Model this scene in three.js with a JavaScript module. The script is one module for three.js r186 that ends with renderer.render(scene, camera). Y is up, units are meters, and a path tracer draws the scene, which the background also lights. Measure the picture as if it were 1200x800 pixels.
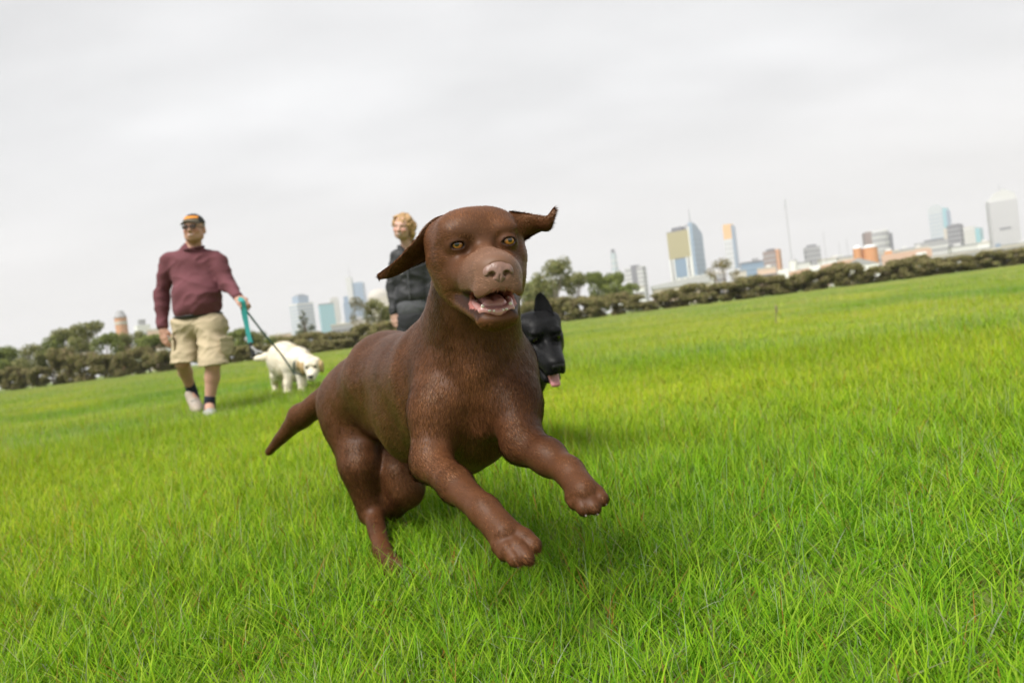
import * as THREE from 'three';
import { mergeGeometries, mergeVertices } from 'three/addons/utils/BufferGeometryUtils.js';

// ---------------------------------------------------------------- camera, sky, sun, exposure
const scene = new THREE.Scene();
const DEG = Math.PI / 180;
const camera = new THREE.PerspectiveCamera(53.13, 1.5, 0.05, 12000);
camera.position.set(0, 0.45, 0);
camera.rotation.order = 'YXZ';
camera.rotation.set(-1.36 * DEG, 0, -7.1 * DEG);      // held low and tilted
camera.updateProjectionMatrix();
camera.focus = 0.9;
camera.userData.fStop = 5;

const renderer = new THREE.WebGLRenderer({ antialias: true });
renderer.toneMapping = THREE.LinearToneMapping;
const EXPOSURE = 3.9;
renderer.toneMappingExposure = EXPOSURE;
renderer.shadowMap.enabled = true;

// seeded randoms and value noise
function rng(seed) { let s = seed >>> 0; return () => { s = (s + 0x6D2B79F5) | 0; let t = Math.imul(s ^ (s >>> 15), 1 | s); t = (t + Math.imul(t ^ (t >>> 7), 61 | t)) ^ t; return ((t ^ (t >>> 14)) >>> 0) / 4294967296; }; }
function hash3(x, y, z) { let h = Math.imul(x, 374761393) + Math.imul(y, 668265263) + Math.imul(z, 2147483647 ^ 0x5bd1e995); h = Math.imul(h ^ (h >>> 13), 1274126177); return ((h ^ (h >>> 16)) >>> 0) / 4294967296; }
function noise(x, y, z) {
  const xi = Math.floor(x), yi = Math.floor(y), zi = Math.floor(z);
  let u = x - xi, v = y - yi, w = z - zi; u = u * u * (3 - 2 * u); v = v * v * (3 - 2 * v); w = w * w * (3 - 2 * w);
  const L = (a, b, t) => a + (b - a) * t;
  return L(L(L(hash3(xi, yi, zi), hash3(xi + 1, yi, zi), u), L(hash3(xi, yi + 1, zi), hash3(xi + 1, yi + 1, zi), u), v),
    L(L(hash3(xi, yi, zi + 1), hash3(xi + 1, yi, zi + 1), u), L(hash3(xi, yi + 1, zi + 1), hash3(xi + 1, yi + 1, zi + 1), u), v), w) * 2 - 1;
}
function fbm(x, y, z, o = 4) { let s = 0, a = 0.5; for (let i = 0; i < o; i++) { s += a * noise(x, y, z); x = x * 2.03 + 7.1; y = y * 2.03 + 3.7; z = z * 2.03 + 1.3; a *= 0.5; } return s; }
const clamp = (x, a = 0, b = 1) => Math.min(b, Math.max(a, x));
const sstep = (a, b, x) => { const t = clamp((x - a) / (b - a)); return t * t * (3 - 2 * t); };
const mix3 = (a, b, t) => [a[0] + (b[0] - a[0]) * t, a[1] + (b[1] - a[1]) * t, a[2] + (b[2] - a[2]) * t];

// an even overcast: a thin stratus sheet with faint streaks, a little warmer and lighter low down
{
  const W = 1024, Hh = 512, data = new Float32Array(W * Hh * 4);
  for (let j = 0; j < Hh; j++) for (let i = 0; i < W; i++) {
    const el = ((j + 0.5) / Hh - 0.5) * Math.PI, az = ((i + 0.5) / W - 0.5) * 2 * Math.PI;
    const c = Math.cos(el), x = c * Math.cos(az), z = c * Math.sin(az), y = Math.max(Math.sin(el), 0);
    const k = 1 / (y + 0.22);                              // a flat layer seen from below
    const n = fbm(x * k * 0.9 + 3.3, 0.4, z * k * 2.1 + 1.9, 5) * 0.65 + fbm(x * k * 2.6, 5.1, z * k * 5.5, 4) * 0.3;
    let L = 0.97 - 0.28 * sstep(0.06, 0.66, y) + n * 0.34 * sstep(0, 0.35, y);
    const warm = 1 - sstep(0.0, 0.32, y);
    const o = (j * W + i) * 4;
    data[o] = L * (0.99 + 0.022 * warm) / EXPOSURE; data[o + 1] = L * (0.993 + 0.002 * warm) / EXPOSURE; data[o + 2] = L * (1.008 - 0.038 * warm) / EXPOSURE; data[o + 3] = 1;
  }
  const sky = new THREE.DataTexture(data, W, Hh, THREE.RGBAFormat, THREE.FloatType);
  sky.mapping = THREE.EquirectangularReflectionMapping; sky.magFilter = sky.minFilter = THREE.LinearFilter; sky.wrapS = THREE.RepeatWrapping; sky.needsUpdate = true;
  scene.background = sky; scene.environment = sky;
}
const sun = new THREE.DirectionalLight(new THREE.Color(1, 0.965, 0.91), 1.5);      // the sun behind the cloud sheet, very soft
sun.position.set(-6, 14, 5); sun.target.position.set(0, 0, -3);
sun.castShadow = true; sun.shadow.radius = 60; sun.shadow.mapSize.set(2048, 2048);
Object.assign(sun.shadow.camera, { left: -12, right: 12, top: 12, bottom: -12, near: 1, far: 60 });
scene.add(sun, sun.target);
scene.fog = new THREE.FogExp2(new THREE.Color(0.93, 0.94, 0.96), 0.0002);

// ---------------------------------------------------------------- helpers
const taken = {};
function numbered(name) { const n = taken[name] = (taken[name] ?? -1) + 1; return n ? `${name}_${String(n).padStart(3, '0')}` : name; }
function tag(o, label, category, group, kind) { if (label) o.userData.label = label; if (category) o.userData.category = category; if (group) o.userData.group = group; if (kind) o.userData.kind = kind; return o; }
function thing(name, label, category, [x, y, z] = [0, 0, 0], group) { const o = new THREE.Group(); o.name = numbered(name); o.position.set(x, y, z); scene.add(o); return tag(o, label, category, group); }
function part(name, geometry, material, parent) {
  const m = new THREE.Mesh(geometry, material); m.name = parent === scene ? numbered(name) : name; m.castShadow = m.receiveShadow = true; parent.add(m); return m;
}
const M = (r, g, b, roughness = 0.8, more = {}) => new THREE.MeshPhysicalMaterial({ color: new THREE.Color().setRGB(r, g, b), roughness, side: THREE.DoubleSide, ...more });
const V = (a) => new THREE.Vector3(...a);
const sub = (a, b) => [a[0] - b[0], a[1] - b[1], a[2] - b[2]], add = (a, b) => [a[0] + b[0], a[1] + b[1], a[2] + b[2]], mul = (a, s) => [a[0] * s, a[1] * s, a[2] * s];
const dot = (a, b) => a[0] * b[0] + a[1] * b[1] + a[2] * b[2], len = (a) => Math.sqrt(dot(a, a)), nrm = (a) => mul(a, 1 / (len(a) || 1));
const cross = (a, b) => [a[1] * b[2] - a[2] * b[1], a[2] * b[0] - a[0] * b[2], a[0] * b[1] - a[1] * b[0]];
const lerp = (a, b, t) => add(a, mul(sub(b, a), t));

// distance-field pieces: tapered capsule, ellipsoid, half-space
function cap(a, b, ra, rb, k = 0.02, o = {}) {
  const dx = b[0] - a[0], dy = b[1] - a[1], dz = b[2] - a[2], L = dx * dx + dy * dy + dz * dz || 1e-9, ax = a[0], ay = a[1], az = a[2];
  return { f(x, y, z) { const px = x - ax, py = y - ay, pz = z - az; let h = (px * dx + py * dy + pz * dz) / L; h = h < 0 ? 0 : h > 1 ? 1 : h; const qx = px - dx * h, qy = py - dy * h, qz = pz - dz * h; return Math.sqrt(qx * qx + qy * qy + qz * qz) - (ra + (rb - ra) * h); },
    k, op: 0, c: lerp(a, b, 0.5), R: Math.sqrt(L) / 2 + Math.max(ra, rb), flow: nrm(sub(b, a)), ...o };
}
function ell(c, r, k = 0.02, basis = null, o = {}) {
  const [X, Y, Z] = basis || [[1, 0, 0], [0, 1, 0], [0, 0, 1]];
  return { f(x, y, z) { const p = x - c[0], q = y - c[1], s = z - c[2];
      const u = p * X[0] + q * X[1] + s * X[2], v = p * Y[0] + q * Y[1] + s * Y[2], w = p * Z[0] + q * Z[1] + s * Z[2];
      const a = u / r[0], b = v / r[1], d = w / r[2], k0 = Math.sqrt(a * a + b * b + d * d), k1 = Math.sqrt((a / r[0]) ** 2 + (b / r[1]) ** 2 + (d / r[2]) ** 2);
      return k1 < 1e-9 ? -Math.min(...r) : k0 * (k0 - 1) / k1; },
    k, op: 0, c, R: Math.max(...r), flow: null, ...o };
}
const plane = (p, n, k = 0.004, o = {}) => ({ f: (x, y, z) => (x - p[0]) * n[0] + (y - p[1]) * n[1] + (z - p[2]) * n[2], k, op: 2, c: null, R: 0, ...o });   // keeps the side against n
const minus = (q) => ({ ...q, op: 1 });
function field(list, x, y, z) {
  let d = 1e3;
  for (let i = 0; i < list.length; i++) {
    const q = list[i], e = q.f(x, y, z), k = q.k;
    if (q.op === 0) { const h = k - Math.abs(d - e); d = (d < e ? d : e) - (h > 0 ? h * h / k * 0.25 : 0); }
    else { const g = q.op === 1 ? -e : e, h = k - Math.abs(d - g); d = (d > g ? d : g) + (h > 0 ? h * h / k * 0.25 : 0); }
  }
  return d;
}
// surface nets over blocks near the surface; normals from the field, colours from a function of the point
function skin(list, cell, colour, bump = null, box = null) {
  let lo = [1e9, 1e9, 1e9], hi = [-1e9, -1e9, -1e9];
  if (box) { lo = box[0].slice(); hi = box[1].slice(); }
  else for (const q of list) if (q.op === 0) for (let i = 0; i < 3; i++) { lo[i] = Math.min(lo[i], q.c[i] - q.R); hi[i] = Math.max(hi[i], q.c[i] + q.R); }
  const B = 8, nb = [0, 1, 2].map((i) => Math.ceil((hi[i] - lo[i] + 6 * cell) / cell / B)), N = nb.map((n) => n * B + 1);
  const org = lo.map((v) => v - 3 * cell), g = new Float32Array(N[0] * N[1] * N[2]).fill(1), lists = new Map();
  const half = B * cell / 2, rad = half * 1.7321;
  const value = (l, x, y, z) => field(l, x, y, z) + (bump ? bump(x, y, z) : 0);
  for (let c = 0; c < nb[2]; c++) for (let b = 0; b < nb[1]; b++) for (let a = 0; a < nb[0]; a++) {
    const cx = org[0] + (a * B) * cell + half, cy = org[1] + (b * B) * cell + half, cz = org[2] + (c * B) * cell + half;
    const l = list.filter((q) => !q.c || Math.hypot(cx - q.c[0], cy - q.c[1], cz - q.c[2]) - q.R < rad + q.k + 0.03);
    const d = l.length ? field(l, cx, cy, cz) : 1;
    const far = Math.abs(d) > rad * 1.6 + 0.012;
    if (!far) lists.set((c * nb[1] + b) * nb[0] + a, l);
    for (let k = 0; k <= B; k++) for (let j = 0; j <= B; j++) {
      let at = ((c * B + k) * N[1] + b * B + j) * N[0] + a * B;
      for (let i = 0; i <= B; i++, at++) {
        if (far) { if (g[at] === 1) g[at] = d > 0 ? 1 : -1; }
        else g[at] = value(l, org[0] + (a * B + i) * cell, org[1] + (b * B + j) * cell, org[2] + (c * B + k) * cell);
      }
    }
  }
  const index = new Map(), pos = [], own = [], tri = [];
  const S = [1, N[0], N[0] * N[1]], corner = [0, 1, S[1], S[1] + 1, S[2], S[2] + 1, S[1] + S[2], S[1] + S[2] + 1];
  const edges = [[0, 1], [2, 3], [4, 5], [6, 7], [0, 2], [1, 3], [4, 6], [5, 7], [0, 4], [1, 5], [2, 6], [3, 7]];
  for (const [key, l] of lists) {
    const a = key % nb[0], b = Math.floor(key / nb[0]) % nb[1], c = Math.floor(key / nb[0] / nb[1]);
    for (let k = 0; k < B; k++) for (let j = 0; j < B; j++) for (let i = 0; i < B; i++) {
      const x = a * B + i, y = b * B + j, z = c * B + k, at = (z * N[1] + y) * N[0] + x;
      let mask = 0; for (let e = 0; e < 8; e++) if (g[at + corner[e]] < 0) mask |= 1 << e;
      if (mask === 0 || mask === 255) continue;
      let sx = 0, sy = 0, sz = 0, n = 0;
      for (const [e, f] of edges) if (((mask >> e) & 1) !== ((mask >> f) & 1)) {
        const t = g[at + corner[e]] / (g[at + corner[e]] - g[at + corner[f]]);
        sx += (e & 1) + ((f & 1) - (e & 1)) * t; sy += ((e >> 1) & 1) + (((f >> 1) & 1) - ((e >> 1) & 1)) * t; sz += (e >> 2) + ((f >> 2) - (e >> 2)) * t; n++;
      }
      index.set(at, pos.length / 3); pos.push(org[0] + (x + sx / n) * cell, org[1] + (y + sy / n) * cell, org[2] + (z + sz / n) * cell); own.push(l);
    }
  }
  for (const at of index.keys()) for (let ax = 0; ax < 3; ax++) {
    const A = S[(ax + 1) % 3], C = S[(ax + 2) % 3];
    if ((g[at] < 0) === (g[at + S[ax]] < 0)) continue;
    const q = [at, at - A, at - A - C, at - C].map((k) => index.get(k));
    if (q.some((v) => v === undefined)) continue;
    if (g[at] < 0) tri.push(q[0], q[1], q[2], q[0], q[2], q[3]); else tri.push(q[0], q[2], q[1], q[0], q[3], q[2]);
  }
  const nor = new Float32Array(pos.length), col = new Float32Array(pos.length), e = cell * 0.5;
  for (let v = 0; v < own.length; v++) {
    const l = own[v]; let x = pos[v * 3], y = pos[v * 3 + 1], z = pos[v * 3 + 2], nx, ny, nz;
    for (let it = 0; it < 2; it++) {
      nx = value(l, x + e, y, z) - value(l, x - e, y, z); ny = value(l, x, y + e, z) - value(l, x, y - e, z); nz = value(l, x, y, z + e) - value(l, x, y, z - e);
      const m = Math.hypot(nx, ny, nz) || 1; nx /= m; ny /= m; nz /= m;
      if (it === 0) { const d = clamp(value(l, x, y, z), -cell * 0.6, cell * 0.6); x -= nx * d; y -= ny * d; z -= nz * d; }
    }
    pos[v * 3] = x; pos[v * 3 + 1] = y; pos[v * 3 + 2] = z; nor[v * 3] = nx; nor[v * 3 + 1] = ny; nor[v * 3 + 2] = nz;
    const c = colour ? colour(x, y, z, nx, ny, nz) : [1, 1, 1]; col[v * 3] = c[0]; col[v * 3 + 1] = c[1]; col[v * 3 + 2] = c[2];
  }
  const geo = new THREE.BufferGeometry();
  geo.setAttribute('position', new THREE.Float32BufferAttribute(pos, 3)); geo.setAttribute('normal', new THREE.BufferAttribute(nor, 3)); geo.setAttribute('color', new THREE.BufferAttribute(col, 3)); geo.setIndex(tri);
  return geo;
}
function join(list) { return mergeGeometries(list.map((q) => { const h = q.index ? q.toNonIndexed() : q; for (const k of Object.keys(h.attributes)) if (!['position', 'normal', 'color'].includes(k)) h.deleteAttribute(k); return h; })); }
function paint(geo, c) { const n = geo.attributes.position.count, a = new Float32Array(n * 3), p = geo.attributes.position; for (let i = 0; i < n; i++) { const q = typeof c === 'function' ? c(p.getX(i), p.getY(i), p.getZ(i)) : c; a.set(q, i * 3); } geo.setAttribute('color', new THREE.BufferAttribute(a, 3)); return geo; }
// hairs: one tapered sliver each, lying along the coat
function hairs(geo, count, seed, { flow, length, colour, lift = 0.35, width = 0.0009, keep = null, tilt = 1 }) {
  const R = rng(seed), p = geo.attributes.position, n = geo.attributes.normal, c = geo.attributes.color, ix = geo.index, T = (ix ? ix.count : p.count) / 3, sum = new Float32Array(T); let tot = 0;
  const id = (k) => ix ? ix.getX(k) : k, pt = (a, k) => [a.getX(k), a.getY(k), a.getZ(k)];
  for (let t = 0; t < T; t++) { const a = pt(p, id(t * 3)), b = pt(p, id(t * 3 + 1)), d = pt(p, id(t * 3 + 2)); tot += len(cross(sub(b, a), sub(d, a))); sum[t] = tot; }
  const P = [], Nn = [], C = [];
  for (let s = 0; s < count; s++) {
    const want = R() * tot; let lo = 0, hi = T - 1; while (lo < hi) { const m = (lo + hi) >> 1; if (sum[m] < want) lo = m + 1; else hi = m; }
    let u = R(), v = R(); if (u + v > 1) { u = 1 - u; v = 1 - v; }
    const i0 = id(lo * 3), i1 = id(lo * 3 + 1), i2 = id(lo * 3 + 2), w = 1 - u - v;
    const at = (a) => add(add(mul(pt(a, i0), w), mul(pt(a, i1), u)), mul(pt(a, i2), v));
    const q = at(p), m = nrm(at(n)), base = at(c);
    const r1 = R(), r2 = R(), r3 = R(), r4 = R();
    if (keep && !keep(q, m)) continue;
    let f = flow(q, m); f = sub(f, mul(m, dot(f, m))); if (len(f) < 1e-4) continue; f = nrm(f);
    const side = cross(m, f); f = nrm(add(f, mul(side, (r1 - 0.5) * 0.7)));
    const L = length(q, m) * (0.6 + 0.8 * r2), li = lift * (0.4 + 1.1 * r3), dir = nrm(add(f, mul(m, li))), wd = nrm(cross(m, dir)), W = width * (0.7 + 0.6 * r4);
    const b0 = sub(q, mul(m, 0.0006)), tip = add(b0, mul(dir, L));
    P.push(...add(b0, mul(wd, W / 2)), ...add(b0, mul(wd, -W / 2)), ...tip);
    const nn = nrm(add(add(m, mul(f, 0.7 * tilt * (r3 - 0.5))), mul(side, 0.9 * tilt * (r1 - 0.5)))); Nn.push(...nn, ...nn, ...nn);
    const h = colour(base, q, R()); C.push(...h, ...h, ...h);
  }
  const g = new THREE.BufferGeometry();
  g.setAttribute('position', new THREE.Float32BufferAttribute(P, 3)); g.setAttribute('normal', new THREE.Float32BufferAttribute(Nn, 3)); g.setAttribute('color', new THREE.Float32BufferAttribute(C, 3));
  return g;
}
function flowOf(list) {
  const bones = list.filter((q) => q.op === 0 && q.flow);
  return ([x, y, z]) => { let s = [0, 0, 0]; for (const q of bones) { const d = q.f(x, y, z); if (d < 0.06) { const w = Math.exp(-d / 0.012) * (q.fw ?? 1); s = add(s, mul(q.flow, w)); } } return s; };
}
function bar(a, b, r, r2 = r, seg = 8) { const A = V(a), D = V(b).sub(A), g = new THREE.CylinderGeometry(r2, r, D.length(), seg); g.applyQuaternion(new THREE.Quaternion().setFromUnitVectors(new THREE.Vector3(0, 1, 0), D.clone().normalize())); g.translate(...A.addScaledVector(D, 0.5).toArray()); return g; }
function tube(points, r, seg = 40, rad = 8) { return new THREE.TubeGeometry(new THREE.CatmullRomCurve3(points.map(V)), seg, r, rad); }
function box(w, h, d, x = 0, y = 0, z = 0) { const g = new THREE.BoxGeometry(w, h, d); g.translate(x, y, z); return g; }
// a frame: origin, scale, and the unit axes x (the animal's or person's left), y up, z forward
function frame(o, forward, up = [0, 1, 0], s = 1) { const Z = nrm(forward), X = nrm(cross(up, Z)), Y = cross(Z, X); return { o, s, X, Y, Z, basis: [X, Y, Z], at: (x, y, z) => add(o, mul(add(add(mul(X, x), mul(Y, y)), mul(Z, z)), s)), to: (q) => { const d = sub(q, o); return [dot(d, X) / s, dot(d, Y) / s, dot(d, Z) / s]; } }; }

// ---------------------------------------------------------------- ground and grass
const swell = (x, z) => { const r = Math.hypot(x, z); return 0.035 * fbm(x * 0.35 + 5, 2, z * 0.35, 2) * sstep(1.6, 5, r) - 0.02 * sstep(2.0, 5, r); };
{
  // one sheet: finely divided near, reaching the horizon
  const P = [], ix = [], rs = [0]; for (let r = 0.3; r < 3600; r *= 1.13) rs.push(r); const n = 96;
  for (const r of rs) for (let i = 0; i < n; i++) { const a = i / n * 2 * Math.PI, x = r * Math.cos(a), z = r * Math.sin(a); P.push(x, r < 120 ? swell(x, z) : -0.02, z); }
  for (let k = 0; k + 1 < rs.length; k++) for (let i = 0; i < n; i++) { const a = k * n + i, b = k * n + (i + 1) % n; ix.push(a, b, a + n, b, b + n, a + n); }
  const g = new THREE.BufferGeometry(); g.setAttribute('position', new THREE.Float32BufferAttribute(P, 3)); g.setIndex(ix); g.computeVertexNormals();
  paint(g, (x, y, z) => mul(mix3([0.10, 0.14, 0.018], [0.15, 0.19, 0.025], clamp(0.5 + fbm(x * 0.8, 0, z * 0.8, 3))), 1));
  tag(part('field_ground', g, new THREE.MeshPhysicalMaterial({ vertexColors: true, roughness: 1, side: THREE.DoubleSide }), scene), 'soil under the grass of the park field', null, null, 'structure');
}
const grassM = new THREE.MeshPhysicalMaterial({ vertexColors: true, roughness: 0.75, specularIntensity: 0.2, transmission: 0.45, thickness: 0, side: THREE.DoubleSide });
// a patch of grass: blades that bend over, mixed greens with a few dry ones
function patch(seed, size, count, height, width, { segs = 3, dry = 0.05, stalk = 0 } = {}) {
  const R = rng(seed), P = [], N = [], C = [], ix = [];
  const greens = [[0.240, 0.405, 0.007], [0.300, 0.450, 0.008], [0.385, 0.505, 0.012], [0.165, 0.325, 0.007], [0.440, 0.515, 0.035]], drys = [[0.40, 0.34, 0.14], [0.46, 0.24, 0.05], [0.48, 0.18, 0.03], [0.48, 0.44, 0.24]];
  const nt = Math.max(6, Math.round(count / 16)), tufts = Array.from({ length: nt }, () => [(R() - 0.5) * size, (R() - 0.5) * size, 0.65 + 0.7 * R()]);
  for (let b = 0; b < count; b++) {
    const t = tufts[Math.floor(R() * nt)], loose = R() < 0.4; let x = loose ? (R() - 0.5) * size : t[0] + (R() - 0.5) * size * 0.13, z = loose ? (R() - 0.5) * size : t[1] + (R() - 0.5) * size * 0.13;
    const isDry = R() < dry, isStalk = R() < stalk, h = height * (0.45 + 0.75 * R()) * (loose ? 0.85 : t[2]) * (isStalk ? 1.45 : 1), w = width * (0.6 + 0.8 * R()) * (isStalk ? 0.5 : 1), az = R() * 2 * Math.PI, lean = (isStalk ? 0.1 : 0.10 + 0.55 * R() * R() + 0.12) * (isDry ? 1.5 : 1), bend = isStalk ? 0.2 : 0.4 + 1.1 * R() * R(), face = az + (R() - 0.5) * 1.2;
    const dx = Math.cos(az), dz = Math.sin(az), sx = -Math.sin(face), sz = Math.cos(face);
    let c = isDry ? drys[Math.floor(R() * 4)] : isStalk ? [0.46, 0.50, 0.20] : greens[Math.floor(R() * 5)]; const v = 0.8 + 0.4 * R(); c = mul(c, v);
    const i0 = P.length / 3; let px = x, py = -0.01, pz = z, ang = lean;
    for (let s = 0; s <= segs; s++) {
      const u = s / segs, ww = w * (1 - u * u * 0.9) * (s === segs ? 0.12 : 1);
      const T = [dx * Math.sin(ang), Math.cos(ang), dz * Math.sin(ang)], n3 = nrm(cross([sx, 0, sz], T));     // across the blade, square to its run
      P.push(px - sx * ww / 2, py, pz - sz * ww / 2, px + sx * ww / 2, py, pz + sz * ww / 2);
      for (let k = 0; k < 2; k++) { N.push(...n3); C.push(...c); }
      if (s) { const a = i0 + s * 2; ix.push(a - 2, a - 1, a, a - 1, a + 1, a); }
      px += dx * Math.sin(ang) * h / segs; py += Math.cos(ang) * h / segs; pz += dz * Math.sin(ang) * h / segs; ang += bend / segs * (0.6 + u);
    }
  }
  const g = new THREE.BufferGeometry(); g.setAttribute('position', new THREE.Float32BufferAttribute(P, 3)); g.setAttribute('normal', new THREE.Float32BufferAttribute(N, 3)); g.setAttribute('color', new THREE.Float32BufferAttribute(C, 3)); g.setIndex(ix); return g;
}
function lay(name, label, patches, spots) {
  const by = patches.map(() => []); for (const s of spots) by[s.kind].push(s);
  by.forEach((list, i) => {
    if (!list.length) return;
    const m = new THREE.InstancedMesh(patches[i], grassM, list.length); m.name = numbered(name); m.castShadow = m.receiveShadow = true;
    const o = new THREE.Object3D(), c = new THREE.Color();
    list.forEach((s, k) => { o.position.set(s.x, s.y, s.z); o.rotation.set(0, s.turn, 0); o.scale.set(s.sw, s.sh, s.sw); o.updateMatrix(); m.setMatrixAt(k, o.matrix); m.setColorAt(k, c.setRGB(...s.tint)); });
    tag(m, label, 'grass', null, 'stuff'); scene.add(m);
  });
}
{
  const R = rng(77), spots = [], far = [], mid = [];
  // sward height and tint vary in patches over the field
  const tall = (x, z) => 0.82 + 0.55 * fbm(x * 1.1, 1, z * 1.1, 3) + 0.35 * fbm(x * 0.3 + 9, 2, z * 0.3, 2);
  const tint = (x, z) => { const a = fbm(x * 0.55 + 3, 4, z * 0.55, 3), b = fbm(x * 0.22, 8, z * 0.22 + 4, 2), v = 1 + 0.10 * (R() - 0.5); return [v * (1 + 0.50 * a + 0.22 * b), v * (1 + 0.20 * a + 0.08 * b), v * (1 + 0.3 * b)]; };
  const near = Array.from({ length: 7 }, (_, i) => patch(100 + i, 0.26, 900, 0.090, 0.0022, { segs: 4, dry: 0.06 + 0.04 * (i % 3), stalk: 0.02 }));
  const midP = Array.from({ length: 5 }, (_, i) => patch(200 + i, 0.5, 1100, 0.098, 0.0040, { segs: 3, dry: 0.05, stalk: 0.08 }));
  const farP = Array.from({ length: 4 }, (_, i) => patch(300 + i, 1.0, 700, 0.115, 0.011, { segs: 2, dry: 0.06, stalk: 0.16 }));
  const wedge = (x, z, r) => Math.atan2(Math.abs(x), -z) < (r < 2 ? 1.6 : 0.95);
  for (let gx = -5.6; gx < 5.6; gx += 0.145) for (let gz = -5.6; gz < 0.4; gz += 0.145) { const x = gx + (R() - 0.5) * 0.14, z = gz + (R() - 0.5) * 0.14, r = Math.hypot(x, z); if (r > 5.4 || r < 0.42 || !wedge(x, z, r)) continue; const t = clamp(tall(x, z), 0.45, 1.7) * (0.85 + 0.3 * R()); spots.push({ x, z, y: swell(x, z), kind: Math.floor(R() * 7), turn: R() * 6.28, sw: 0.9 + 0.3 * R(), sh: t, tint: tint(x, z) }); }
  for (let gx = -22; gx < 22; gx += 0.30) for (let gz = -20; gz < 0; gz += 0.30) { const x = gx + (R() - 0.5) * 0.28, z = gz + (R() - 0.5) * 0.28, r = Math.hypot(x, z); if (r > 20 || r < 5.2 || !wedge(x, z, r)) continue; mid.push({ x, z, y: swell(x, z), kind: Math.floor(R() * 5), turn: R() * 6.28, sw: 0.9 + 0.3 * R(), sh: clamp(tall(x, z), 0.5, 1.7) * (0.85 + 0.3 * R()), tint: tint(x, z) }); }
  for (let gx = -100; gx < 100; gx += 0.68) for (let gz = -92; gz < 0; gz += 0.68) { const x = gx + (R() - 0.5) * 0.6, z = gz + (R() - 0.5) * 0.6, r = Math.hypot(x, z); if (r > 110 || z < -88 || r < 19.5 || !wedge(x, z, r)) continue; far.push({ x, z, y: swell(x, z), kind: Math.floor(R() * 4), turn: R() * 6.28, sw: 0.95 + 0.3 * R(), sh: clamp(tall(x, z), 0.5, 1.7) * (0.85 + 0.4 * R()), tint: mul(tint(x, z), 1) }); }
  lay('grass', 'long bright green grass covering the field', near, spots); lay('grass', 'long bright green grass covering the field', midP, mid); lay('grass', 'long bright green grass covering the field', farP, far);
}

// ---------------------------------------------------------------- trees and shrubs along the edge of the field
const leafM = new THREE.MeshPhysicalMaterial({ vertexColors: true, roughness: 0.75, specularIntensity: 0.3, transmission: 0.4, thickness: 0, side: THREE.DoubleSide });
const barkM = M(0.16, 0.125, 0.095, 0.95), paleBark = M(0.36, 0.31, 0.26, 0.9);
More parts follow.
